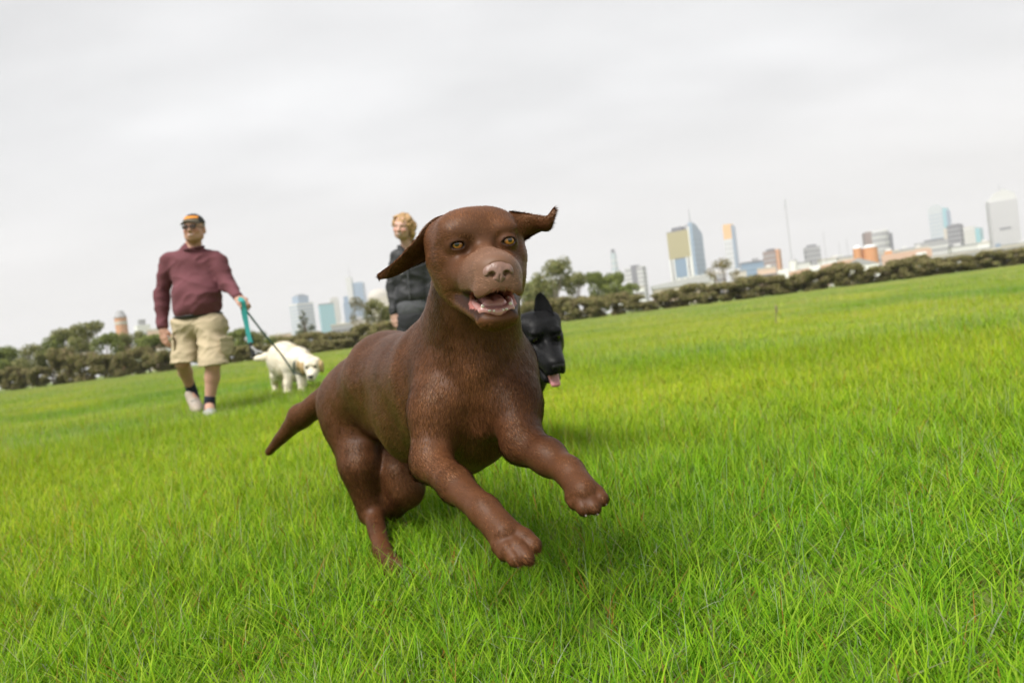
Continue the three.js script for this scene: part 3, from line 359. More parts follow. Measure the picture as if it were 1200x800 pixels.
[t, w, h] = site('pale_tower', 'pale tower with cyan glass face', [1513.36, -2203.65, 60.5, 128.26], -0.3); block('wall', pale, t, w * 0.7, h, w * 0.6, -w * 0.08); block('glass_side', teal, t, w * 0.3, h * 0.96, w * 0.5, w * 0.32); block('roof', stone, t, w * 0.4, h * 0.03, w * 0.4, -w * 0.08, h); bands(t, stone, w * 0.7, h, w * 0.6, 12, 0, -w * 0.08);
[t, w, h] = site('peaked_tower', 'tallest pale tower with peaked crown and twin masts', [1695.14, -2306.58, 94.88, 250.34], 0.2); block('wall', wallM(0.56, 0.55, 0.56), t, w * 0.82, h * 0.84, w * 0.6); { const s = new THREE.Shape(); s.moveTo(-w * 0.41, h * 0.84); s.lineTo(w * 0.41, h * 0.84); s.lineTo(w * 0.36, h * 0.92); s.lineTo(w * 0.05, h * 0.99); s.lineTo(-w * 0.18, h * 0.96); s.lineTo(-w * 0.41, h * 0.86); const g = new THREE.ExtrudeGeometry(s, { depth: w * 0.5, bevelEnabled: false }); g.translate(0, 0, -w * 0.25); part('crown', g, pale, t); } part('mast', bar([0, h * 0.97, 0], [0, h * 1.08, 0], 1.6, 0.6), grey, t); part('mast', bar([w * 0.14, h * 0.95, 0], [w * 0.14, h * 1.03, 0], 1.2, 0.6), grey, t); fins(t, grey, w * 0.82, h * 0.84, w * 0.6, 9); block('sign_panel', dark, t, w * 0.34, h * 0.02, 2, -w * 0.02, h * 0.46, w * 0.31); block('low_glazing', blue, t, w * 0.14, h * 0.28, 2, -w * 0.28, 0, w * 0.31);
[t, w, h] = site('viaduct', 'long grey flat viaduct above the low hedge', [294.93, -430.34, 80.62, 9.83], 0.0, null, 'viaduct'); block('deck', grey, t, w, h * 0.22, 12, 0, h * 0.78); block('parapet', stone, t, w, h * 0.1, 0.6, 0, h * 1.0, 6); for (let i = 0; i < 7; i++) block('pier', stone, t, 2.4, h * 0.78, 6, w * (-0.45 + 0.15 * i)); block('side_wall', cream, t, w, h * 0.5, 2, 0, 0, -8);

// ---------------------------------------------------------------- dogs
// a retriever's head in its own frame: eyes at the origin's height, nose forward along z, the animal's left along +x
function headPieces(F, { open = 0.02, ears = false, flew = 1, skull = 1 } = {}) {
  const s = F.s, A = F.at, L = [], back = mul(F.Z, -1);
  const c = (a, b, ra, rb, k = 0.02, o = {}) => L.push(cap(A(...a), A(...b), ra * s, rb * s, k * s, { flow: back, ...o }));
  const e = (a, r, k = 0.02, o = {}) => L.push(ell(A(...a), r.map((v) => v * s), k * s, F.basis, { flow: back, ...o }));
  e([0, -0.004, -0.066], [0.062 * skull, 0.048, 0.062], 0.02); for (const m of [-1, 1]) e([m * 0.026, 0.012, -0.064], [0.030, 0.030, 0.045], 0.02);               // skull
  e([0, 0.012, -0.032], [0.042, 0.026, 0.026], 0.016);                       // forehead
  for (const m of [-1, 1]) {
    e([m * 0.029, 0.0185, -0.0105], [0.0165, 0.0095, 0.011], 0.012);         // brow
    e([m * 0.042, -0.040, -0.048], [0.022, 0.037, 0.042], 0.02);             // cheek
    c([m * 0.046, -0.018, -0.022], [m * 0.057, -0.018, -0.060], 0.010, 0.010, 0.014);   // cheekbone
    c([m * 0.021, -0.026, -0.002], [m * 0.0125, -0.0380, 0.074], 0.0130, 0.0120, 0.018);  // side of the bridge
    c([m * 0.027, -0.050, -0.026], [m * 0.0200, -0.057, 0.030], 0.0190, 0.0175, 0.02);   // flews
    c([m * 0.0200, -0.057, 0.030], [m * 0.0145, -0.0620 - 0.005 * flew, 0.075], 0.0175, 0.0160, 0.014);
  }
  for (const m of [-1, 1]) { c([m * 0.033, -0.034, -0.018], [m * 0.0165, -0.046, 0.064], 0.0140, 0.0135, 0.016); e([m * 0.052, 0.014, -0.075], [0.018, 0.020, 0.024], 0.02); e([m * 0.033, 0.0160, -0.005], [0.0130, 0.0050, 0.0075], 0.010); }
  c([0, -0.018, -0.008], [0, -0.0385, 0.080], 0.0185, 0.0155, 0.016);         // bridge
  e([0, -0.058, 0.082], [0.0225, 0.0245, 0.014], 0.012);                      // front of the muzzle
  for (const m of [-1, 1]) L.push(minus(ell(A(m * 0.0245, -0.006, 0.0125), [0.0075 * s, 0.008 * s, 0.0095 * s], 0.014 * s, F.basis)));   // hollow beside the stop
  // lower jaw, swung open at the hinge
  const jx = -0.052, jz = -0.055, th = open, rot = (y, z) => [jx + (y - jx) * Math.cos(th) - (z - jz) * Math.sin(th), jz + (y - jx) * Math.sin(th) + (z - jz) * Math.cos(th)];
  const J = (x, y, z) => { const [b, d] = rot(y, z); return [x, b, d]; };
  // throat side of the mouth is carved before the jaw is put in
  if (open > 0.1) {
    const mid = J(0, -0.068, 0.035);
    L.push(minus(ell(A(0, (mid[1] - 0.07) / 2 - 0.004, 0.045), [0.030 * s, 0.026 * s, 0.06 * s], 0.006 * s, F.basis)));
    for (const m of [-1, 1]) L.push(minus(cap(A(m * 0.045, -0.069, -0.004), A(m * 0.03, -0.081, 0.06), 0.0045 * s, 0.015 * s, 0.006 * s)));
  }
  for (const m of [-1, 1]) { c(J(m * 0.034, -0.066, -0.03), J(m * 0.0165, -0.080, 0.060), 0.0180, 0.0090, 0.01); }
  e(J(0, -0.0825, 0.063), [0.0235, 0.0095, 0.0160], 0.012);
  c(J(0, -0.078, -0.03), J(0, -0.086, 0.055), 0.022, 0.009, 0.02);
  if (open > 0.1) {
    L.push(minus(ell(A(...J(0, -0.066, 0.022)), [0.0175 * s, 0.0125 * s, 0.056 * s], 0.006 * s, [F.X, nrm(add(mul(F.Y, Math.cos(th)), mul(F.Z, Math.sin(th)))), nrm(add(mul(F.Z, Math.cos(th)), mul(F.Y, -Math.sin(th))))])));
  }
  // eye openings
  for (const m of [-1, 1]) {
    const X = nrm(add(add(mul(F.X, 1), mul(F.Y, m * -0.02)), mul(F.Z, -m * 0.45))), Z = nrm(sub(F.Z, mul(X, dot(F.Z, X)))), Y = cross(Z, X);
    L.push(ell(A(m * 0.034, -0.0005, -0.006), [0.0145 * s, 0.0120 * s, 0.0138 * s], 0.006 * s, [X, Y, Z], { flow: back }));
    L.push(minus(ell(A(m * 0.0350, -0.0016, 0.0085), [0.0095 * s, 0.0050 * s, 0.011 * s], 0.0015 * s, [X, Y, Z])));
  }
  // nostril wings sit in front: room for the nose leather
  L.push(minus(ell(A(0, -0.042, 0.100), [0.0155 * s, 0.0105 * s, 0.010 * s], 0.004 * s, F.basis)));
  return { L, J };
}
function noseLeather(F, w = 1) {
  const s = F.s, A = (x, y, z) => F.at(x, y - 0.0045, z - 0.001), L = [];
  L.push(ell(A(0, -0.0350, 0.0860), [0.0175 * w * s, 0.0120 * s, 0.0125 * s], 0.004 * s, F.basis));
  L.push(ell(A(0, -0.0415, 0.0880), [0.0120 * w * s, 0.0115 * s, 0.0125 * s], 0.006 * s, F.basis));
  for (const m of [-1, 1]) L.push(ell(A(m * 0.0118 * w, -0.0400, 0.0900), [0.0072 * s, 0.0088 * s, 0.0085 * s], 0.005 * s, F.basis));
  L.push(cap(A(0, -0.048, 0.0950), A(0, -0.057, 0.0945), 0.0045 * s, 0.002 * s, 0.008 * s));
  for (const m of [-1, 1]) { L.push(minus(ell(A(m * 0.0092 * w, -0.0425, 0.1005), [0.0046 * s, 0.0040 * s, 0.0080 * s], 0.002 * s, F.basis))); L.push(minus(cap(A(m * 0.0110 * w, -0.0445, 0.1000), A(m * 0.0195 * w, -0.0460, 0.0930), 0.0026 * s, 0.0014 * s, 0.002 * s))); }
  L.push(minus(cap(A(0, -0.044, 0.1015), A(0, -0.064, 0.0985), 0.0010 * s, 0.0010 * s, 0.0012 * s)));
  return L;
}
function eyeball(F, m, iris, parent, mat) {
  const g = new THREE.SphereGeometry(0.0118 * F.s, 40, 28);
  const look = nrm(add(F.Z, mul(F.X, m * 0.10)));
  g.applyQuaternion(new THREE.Quaternion().setFromUnitVectors(new THREE.Vector3(0, 1, 0), V(look)));
  paint(g, (x, y, z) => { const a = Math.acos(clamp(dot(nrm([x, y, z]), look), -1, 1)); return a < 0.32 ? [0.004, 0.004, 0.004] : a < 0.68 ? mix3(iris, mul(iris, 0.4), sstep(0.4, 0.68, a)) : a < 0.74 ? [0.02, 0.012, 0.008] : [0.10, 0.055, 0.04]; });
  g.translate(...F.at(m * 0.0345, 0.0, -0.0065)); return part('eye', g, mat, parent);
}
// a flap between two edges, with a rounded rim
function flap(top, bottom, thick, bulge, colour, n = 26, m = 12) {
  const C1 = new THREE.CatmullRomCurve3(top.map(V)), C2 = new THREE.CatmullRomCurve3(bottom.map(V)), P = [], ix = [];
  const mid = (u, v) => { const a = C1.getPoint(u).toArray(), b = C2.getPoint(u).toArray(); return lerp(a, b, v); };
  const face = (u, v) => { const e = 0.01, du = sub(mid(Math.min(1, u + e), v), mid(Math.max(0, u - e), v)), dv = sub(mid(u, Math.min(1, v + e)), mid(u, Math.max(0, v - e))); return nrm(cross(du, dv)); };
  for (let sd = 0; sd < 2; sd++) for (let i = 0; i <= n; i++) for (let j = 0; j <= m; j++) {
    const u = i / n, v = j / m, un = Math.min(u, 0.93), N = face(un, 0.5), b = bulge * Math.sin(Math.PI * v) * (1 - 0.5 * u), t = thick / 2 * Math.sqrt(Math.max(0, Math.sin(Math.PI * v))) * Math.sqrt(Math.max(0, Math.min(1, (1 - u) * 8))) * (sd ? -1 : 1);
    P.push(...add(mid(u, v), mul(N, b + t)));
  }
  const K = (n + 1) * (m + 1);
  for (let sd = 0; sd < 2; sd++) for (let i = 0; i < n; i++) for (let j = 0; j < m; j++) { const a = sd * K + i * (m + 1) + j, b = a + m + 1; if (sd) ix.push(a, b, a + 1, a + 1, b, b + 1); else ix.push(a, a + 1, b, a + 1, b + 1, b); }
  let g = new THREE.BufferGeometry(); g.setAttribute('position', new THREE.Float32BufferAttribute(P, 3)); g.setIndex(ix); g = mergeVertices(g, 1e-5); g.computeVertexNormals(); paint(g, colour); return g;
}
function toes(tips, root, r, k = 0.003) { return tips.map((t) => [cap(lerp(root, t, 0.35), lerp(root, t, 0.8), r * 0.95, r, k), cap(lerp(root, t, 0.8), t, r, r * 0.82, k)]).flat(); }
function claw(tip, root, down, size, mat, parent) { const d = nrm(add(nrm(sub(tip, root)), mul(down, 0.2))); const a = add(tip, mul(d, size * 0.1)); const g = tube([sub(a, mul(d, size * 0.3)), add(a, mul(d, size * 0.45)), add(add(a, mul(d, size * 0.9)), mul(down, size * 0.35))], 0.0036, 8, 8); const p = g.attributes.position, tipAt = add(a, mul(d, size)); for (let i = 0; i < p.count; i++) { const q = [p.getX(i), p.getY(i), p.getZ(i)], t = clamp(len(sub(q, sub(a, mul(d, size * 0.3)))) / (size * 1.4)), axis = lerp(sub(a, mul(d, size * 0.3)), tipAt, t); const w = 1 - 0.75 * t * t; p.setXYZ(i, ...lerp(axis, q, w)); } return part('claw', g, mat, parent); }

{ // the brown dog, galloping
  const dog = thing('brown_dog', 'chocolate brown dog galloping with open mouth and flying ears', 'dog');
  const body = [], B = (...a) => body.push(cap(...a));
  // trunk
  B([-0.141, 0.3817, -1.1987], [-0.2644, 0.3755, -1.4486], 0.080, 0.084, 0.05);
  B([-0.2648, 0.3719, -1.4486], [-0.3651, 0.3285, -1.5976], 0.086, 0.084, 0.05);
  B([-0.101, 0.3153, -1.1571], [-0.1854, 0.2921, -1.3166], 0.078, 0.084, 0.05);
  B([-0.1845, 0.2987, -1.3168], [-0.3021, 0.2946, -1.5167], 0.078, 0.058, 0.05);
  B([-0.3488, 0.3286, -1.5776], [-0.3861, 0.3116, -1.6272], 0.078, 0.078, 0.05);
  B([-0.0634, 0.3598, -1.0982], [-0.0767, 0.2927, -1.1116], 0.072, 0.062, 0.04);
  B([-0.0497, 0.3853, -1.0438], [-0.0563, 0.3006, -1.0417], 0.026, 0.016, 0.03);
  B([-0.0735, 0.3014, -1.0968], [-0.0971, 0.2427, -1.1354], 0.046, 0.026, 0.03);
  // neck
  B([-0.0442, 0.5165, -1.0519], [-0.0627, 0.396, -1.119], 0.060, 0.084, 0.04);
  B([-0.046, 0.5234, -1.052], [-0.1183, 0.4181, -1.1996], 0.048, 0.066, 0.04);
  B([-0.0441, 0.4677, -1.0607], [-0.0442, 0.3961, -1.074], 0.042, 0.048, 0.03);
  body.forEach((q) => { q.flow = nrm(add(q.flow, [0, -0.55, 0])); });
  // fore limbs
  B([-0.1165, 0.4021, -1.1292], [-0.1288, 0.3341, -1.0575], 0.042, 0.042, 0.035);
  B([-0.1288, 0.3341, -1.0575], [-0.143, 0.2628, -1.0208], 0.040, 0.031, 0.025);
  B([-0.1431, 0.2615, -1.0208], [-0.1023, 0.2404, -0.9453], 0.0295, 0.0235, 0.018);
  B([-0.1023, 0.2404, -0.9453], [-0.0619, 0.2174, -0.8747], 0.0235, 0.0180, 0.015);
  B([-0.0619, 0.2174, -0.8747], [-0.0379, 0.1942, -0.8392], 0.0185, 0.0200, 0.012);
  B([-0.1715, 0.238, -1.0553], [-0.1457, 0.2556, -1.0257], 0.010, 0.018, 0.018);       // point of the elbow
  B([-0.0504, 0.2124, -0.8796], [-0.0584, 0.2201, -0.8798], 0.006, 0.010, 0.008);     // wrist pad
  B([-0.0072, 0.3885, -1.1289], [-0.0078, 0.3308, -1.0475], 0.040, 0.039, 0.035);
  B([-0.0078, 0.3308, -1.0475], [-0.0044, 0.2795, -0.9962], 0.039, 0.031, 0.025);
  B([-0.0044, 0.2795, -0.9962], [0.0295, 0.2632, -0.9408], 0.0300, 0.0235, 0.018);
  B([0.0295, 0.2632, -0.9408], [0.0535, 0.2486, -0.8955], 0.0235, 0.0175, 0.015);
  B([0.0535, 0.2486, -0.8955], [0.0665, 0.2284, -0.86], 0.0180, 0.0195, 0.012);
  // hind limbs
  B([-0.3904, 0.3035, -1.597], [-0.3496, 0.0801, -1.4916], 0.064, 0.0205, 0.045);
  B([-0.3904, 0.2636, -1.566], [-0.3648, 0.1859, -1.4942], 0.052, 0.036, 0.045);
  B([-0.3648, 0.1859, -1.4942], [-0.351, 0.0841, -1.4917], 0.035, 0.0225, 0.04);
  B([-0.3496, 0.0801, -1.4916], [-0.3104, 0.0317, -1.3605], 0.0215, 0.0165, 0.012);
  B([-0.3104, 0.0317, -1.3605], [-0.2857, 0.0204, -1.3102], 0.0165, 0.0195, 0.012);
  B([-0.3597, 0.086, -1.5168], [-0.3501, 0.0764, -1.4916], 0.010, 0.016, 0.012);      // point of the hock
  B([-0.3224, 0.2477, -1.6157], [-0.2792, 0.158, -1.5035], 0.056, 0.042, 0.008);
  B([-0.2799, 0.1524, -1.5034], [-0.2687, 0.123, -1.4927], 0.038, 0.033, 0.035);
  B([-0.2748, 0.1199, -1.4926], [-0.3546, 0.025, -1.5904], 0.034, 0.022, 0.03);
  B([-0.3501, 0.0303, -1.5705], [-0.3306, 0.0055, -1.4799], 0.020, 0.0165, 0.012);
  B([-0.3306, 0.0055, -1.4799], [-0.3197, -0.0102, -1.4395], 0.0165, 0.019, 0.012);
  // tail
  B([-0.4185, 0.3549, -1.6482], [-0.5525, 0.2874, -1.7166], 0.034, 0.027, 0.03);
  B([-0.5522, 0.2895, -1.7167], [-0.6548, 0.2061, -1.7547], 0.026, 0.0095, 0.02);
  const W1 = [-0.0576, 0.2136, -0.8666], W2 = [0.0557, 0.2444, -0.8874], W3 = [-0.3063, 0.0294, -1.3554], W4 = [-0.33, 0.0033, -1.4748];
  const paws = [
    [W1, [[-0.0408, 0.1778, -0.8188], [-0.029, 0.1736, -0.8057], [-0.0155, 0.175, -0.8057], [-0.0048, 0.1837, -0.8189]], 0.0110],
    [W2, [[0.0541, 0.2187, -0.8568], [0.0628, 0.2138, -0.8426], [0.0754, 0.2139, -0.8406], [0.086, 0.2209, -0.8498]], 0.0108],
    [W3, [[-0.3064, 0.0147, -1.31], [-0.2876, 0.015, -1.28], [-0.272, 0.0165, -1.2751], [-0.2625, 0.0213, -1.2902]], 0.0110],
    [W4, [[-0.3372, -0.0046, -1.4296], [-0.3213, -0.0086, -1.4095], [-0.3072, -0.0104, -1.4095], [-0.2997, -0.0093, -1.4295]], 0.0108]];
  for (const [w, t, r] of paws) body.push(...toes(t, w, r));
  const TH = 0.165;
  const HF = frame([-0.0219, 0.5635, -0.9079], [0.19, -0.05, 1], [0.02, 1, 0]);
  const head = headPieces(HF, { open: TH });
  head.L.slice(0, 6).forEach((q) => { if (q.op === 0) q.k = 0.035; });
  const all = [...body, ...head.L];
  const coat = [0.098, 0.0375, 0.0150], warm = [0.160, 0.0650, 0.0270], gum = [0.68, 0.28, 0.25];
  let inMouth = false;
  const colour = (x, y, z) => {
    inMouth = false;
    const [a, b, c] = HF.to([x, y, z]);
    const n = fbm(x * 9, y * 9, z * 9, 3), f = fbm(x * 60, y * 60, z * 60, 2);
    let k = mul(mix3(coat, warm, clamp(0.5 + n)), 1 + 0.25 * f);
    if (Math.hypot(a, b, c) < 0.2) {
      const muz = sstep(-0.005, 0.05, c) * sstep(0.05, 0.02, Math.abs(a)) * sstep(-0.085, -0.055, b);
      k = mix3(k, [0.260, 0.145, 0.095], muz * 0.85);                              // paler muzzle hair
      for (const m of [-1, 1]) { const d = Math.hypot((a - m * 0.0350) / 1.7, b + 0.0012, (c - 0.004) / 1.6); k = mix3(k, [0.022, 0.010, 0.007], sstep(0.0074, 0.0054, d)); }     // eye rims
      const [, jb, jc] = head.J(0, -0.066, 0.022), th = TH, v = (b - jb) * Math.cos(th) + (c - jc) * Math.sin(th), w = (c - jc) * Math.cos(th) - (b - jb) * Math.sin(th);
      const inJaw = Math.hypot(a / 0.0195, v / 0.0145, w / 0.0585) < 1.03 && v > -0.0095 && w < 0.05 ? 1 : 0;
      const mid = head.J(0, -0.068, 0.035)[1], inTop = Math.hypot(a / 0.0315, (b - (mid - 0.07) / 2 + 0.004) / 0.0275, (c - 0.045) / 0.0615) < 1.02 && v > -0.004 ? 1 : 0;
      if (inJaw || inTop) inMouth = true;
      if (inMouth) k = mix3(gum, [0.48, 0.15, 0.13], clamp(0.5 + 2 * fbm(x * 90, y * 90, z * 90, 2)));
      else { // dark lip edge
        for (const m of [-1, 1]) { const dd = cap([m * 0.045, -0.069, -0.004], [m * 0.03, -0.081, 0.06], 0.0045, 0.015).f(a, b, c); if (dd < 0.003) k = mix3(k, [0.035, 0.014, 0.010], 0.8); }
      }
    }
    return k;
  };
  const skinM = new THREE.MeshPhysicalMaterial({ color: new THREE.Color().setRGB(0.62, 0.60, 0.58), vertexColors: true, roughness: 0.5, specularIntensity: 0.4 });
  const ripple = (x, y, z) => 0.0035 * fbm(x * 14, y * 14, z * 14, 3);
  const g0 = skin(all, 0.0031, colour, ripple);
  const earC = (x, y, z) => mul(coat, 0.9 + 0.3 * fbm(x * 50, y * 50, z * 50, 2));
  const ear1 = flap([[-0.0613, 0.6182, -0.9693], [-0.0891, 0.6104, -0.9591], [-0.1197, 0.5811, -0.9534], [-0.1531, 0.5575, -0.9628], [-0.1792, 0.5462, -0.9776]], [[-0.0911, 0.5719, -0.9882], [-0.1092, 0.5608, -1.0029], [-0.1341, 0.5547, -1.0128], [-0.1582, 0.5451, -0.9975], [-0.179, 0.5427, -0.9805]], 0.0075, 0.010, earC);
  const ear2 = flap([[0.0178, 0.6091, -0.959], [0.0365, 0.6044, -0.9589], [0.0524, 0.598, -0.9538], [0.0681, 0.5935, -0.9457], [0.0795, 0.6028, -0.9389]], [[0.0303, 0.5637, -0.963], [0.0423, 0.5707, -0.9731], [0.0589, 0.5769, -0.9713], [0.0701, 0.5749, -0.9582], [0.0806, 0.6006, -0.9408]], 0.0055, -0.005, earC);
  part('body', join([g0, ear1, ear2]), skinM, dog);
  // coat
  const hairM = new THREE.MeshPhysicalMaterial({ vertexColors: true, roughness: 0.40, specularIntensity: 0.6, specularColor: new THREE.Color(1, 0.72, 0.5), side: THREE.DoubleSide });
  const flow = flowOf(all);
  const inHead = (q) => { const [a, b, c] = HF.to(q); return Math.hypot(a, b + 0.03, c) < 0.14 ? [a, b, c] : null; };
  const keep = (q) => { const h = inHead(q); if (!h) return true; colour(...q); if (inMouth || (h[2] > 0.0 && h[1] < -0.064 && h[1] > -0.10)) return false; return !(h[2] > 0.085 && Math.hypot(h[0] / 0.022, (h[1] + 0.038) / 0.018) < 1) && !(Math.hypot((Math.abs(h[0]) - 0.0350) / 1.6, h[1]) < 0.0085 && h[2] > -0.01); };
  const length = (q) => { for (const [w] of paws) if (len(sub(q, w)) < 0.085) return 0.0055; const h = inHead(q); return h ? (h[2] > 0.0 ? 0.0055 : 0.007) : 0.0095; };
  const hc = (b, q, r) => mul(b, (inHead(q) ? 0.75 + 0.5 * r : 0.48 + 1.1 * r * r) + 0.16 * noise(q[0] * 60, q[1] * 25, q[2] * 60));
  const h0 = hairs(g0, 560000, 11, { flow, length, colour: hc, lift: 0.15, width: 0.0010, tilt: 0.7, keep });
  const h1 = hairs(ear1, 9000, 12, { flow: () => sub([-0.1792, 0.5462, -0.9776], [-0.0915, 0.6054, -0.964]), length: () => 0.007, colour: hc, lift: 0.2, width: 0.0009 });
  const h2 = hairs(ear2, 9000, 13, { flow: () => sub([0.0799, 0.6036, -0.9439], [0.0205, 0.5915, -0.9636]), length: () => 0.007, colour: hc, lift: 0.2, width: 0.0009 });
  tag(part('coat', mergeGeometries([h0, h1, h2]), hairM, dog), null, null, null, 'stuff');
  // face parts
  const noseM = new THREE.MeshPhysicalMaterial({ vertexColors: true, roughness: 0.38, specularIntensity: 0.8 });
  part('nose', skin(noseLeather(HF), 0.0012, (x, y, z) => mul([0.20, 0.115, 0.090], 1 + 0.3 * fbm(x * 300, y * 300, z * 300, 3)), (x, y, z) => 0.00012 * noise(x * 900, y * 900, z * 900)), noseM, dog);
  const eyeM = new THREE.MeshPhysicalMaterial({ vertexColors: true, roughness: 0.12, clearcoat: 1, clearcoatRoughness: 0.03 });
  eyeball(HF, -1, [0.40, 0.165, 0.026], dog, eyeM); eyeball(HF, 1, [0.40, 0.165, 0.026], dog, eyeM);
  const A = HF.at, J = (x, y, z) => A(...head.J(x, y, z));
  const wet = M(0.62, 0.31, 0.30, 0.32, { clearcoat: 0.6, clearcoatRoughness: 0.25 }), tooth = M(0.78, 0.72, 0.62, 0.3, { clearcoat: 0.4 });
  part('tongue', skin([ell(J(0, -0.071, 0.0), [0.020, 0.008, 0.03], 0.012, HF.basis), cap(J(-0.008, -0.070, 0.0), J(-0.008, -0.0665, 0.046), 0.0095, 0.0080, 0.01), cap(J(0.008, -0.070, 0.0), J(0.008, -0.0665, 0.046), 0.0095, 0.0080, 0.01), minus(cap(J(0, -0.0595, 0.0), J(0, -0.0560, 0.07), 0.0022, 0.0022, 0.006))], 0.0015, null), wet, dog);
  const gums = []; for (const m of [-1, 1]) gums.push(cap(J(m * 0.030, -0.0595, -0.012), J(m * 0.0175, -0.0705, 0.058), 0.0055, 0.0048, 0.004)); gums.push(cap(J(-0.0175, -0.0705, 0.058), J(0, -0.0715, 0.072), 0.0048, 0.0045, 0.005), cap(J(0.0175, -0.0705, 0.058), J(0, -0.0715, 0.072), 0.0048, 0.0045, 0.005));
  part('gum', skin(gums, 0.0016, null), M(0.50, 0.24, 0.22, 0.32, { clearcoat: 0.5, clearcoatRoughness: 0.3 }), dog);
  const put = (x, y, z, r, h, n = null) => { const a = J(x, y, z), b = J(x * 1.02, y + h, z + 0.001); const g = new THREE.SphereGeometry(1, 10, 8); g.scale(r, h * 0.6, r * 0.85); g.applyQuaternion(new THREE.Quaternion().setFromUnitVectors(new THREE.Vector3(0, 1, 0), V(nrm(sub(b, a))))); g.translate(...lerp(a, b, 0.5)); part('tooth', g, tooth, dog); };
  for (let i = -2; i <= 2; i++) put(i * 0.0052, -0.0705, 0.0735 - 0.0011 * i * i, 0.0023, 0.0026);
  for (const m of [-1, 1]) { put(m * 0.0175, -0.0685, 0.060, 0.0024, 0.0062); for (let i = 1; i < 3; i++) put(m * (0.0190 + 0.0025 * i), -0.0655 + 0.0018 * i, 0.044 - 0.0125 * i, 0.0026, 0.0018 + 0.0006 * i); }
  const clawM = M(0.22, 0.18, 0.16, 0.4);
  for (const [w, t] of paws.slice(0, 2)) for (const q of t) claw(q, w, [0, -1, 0], 0.0105, clawM, dog);
}

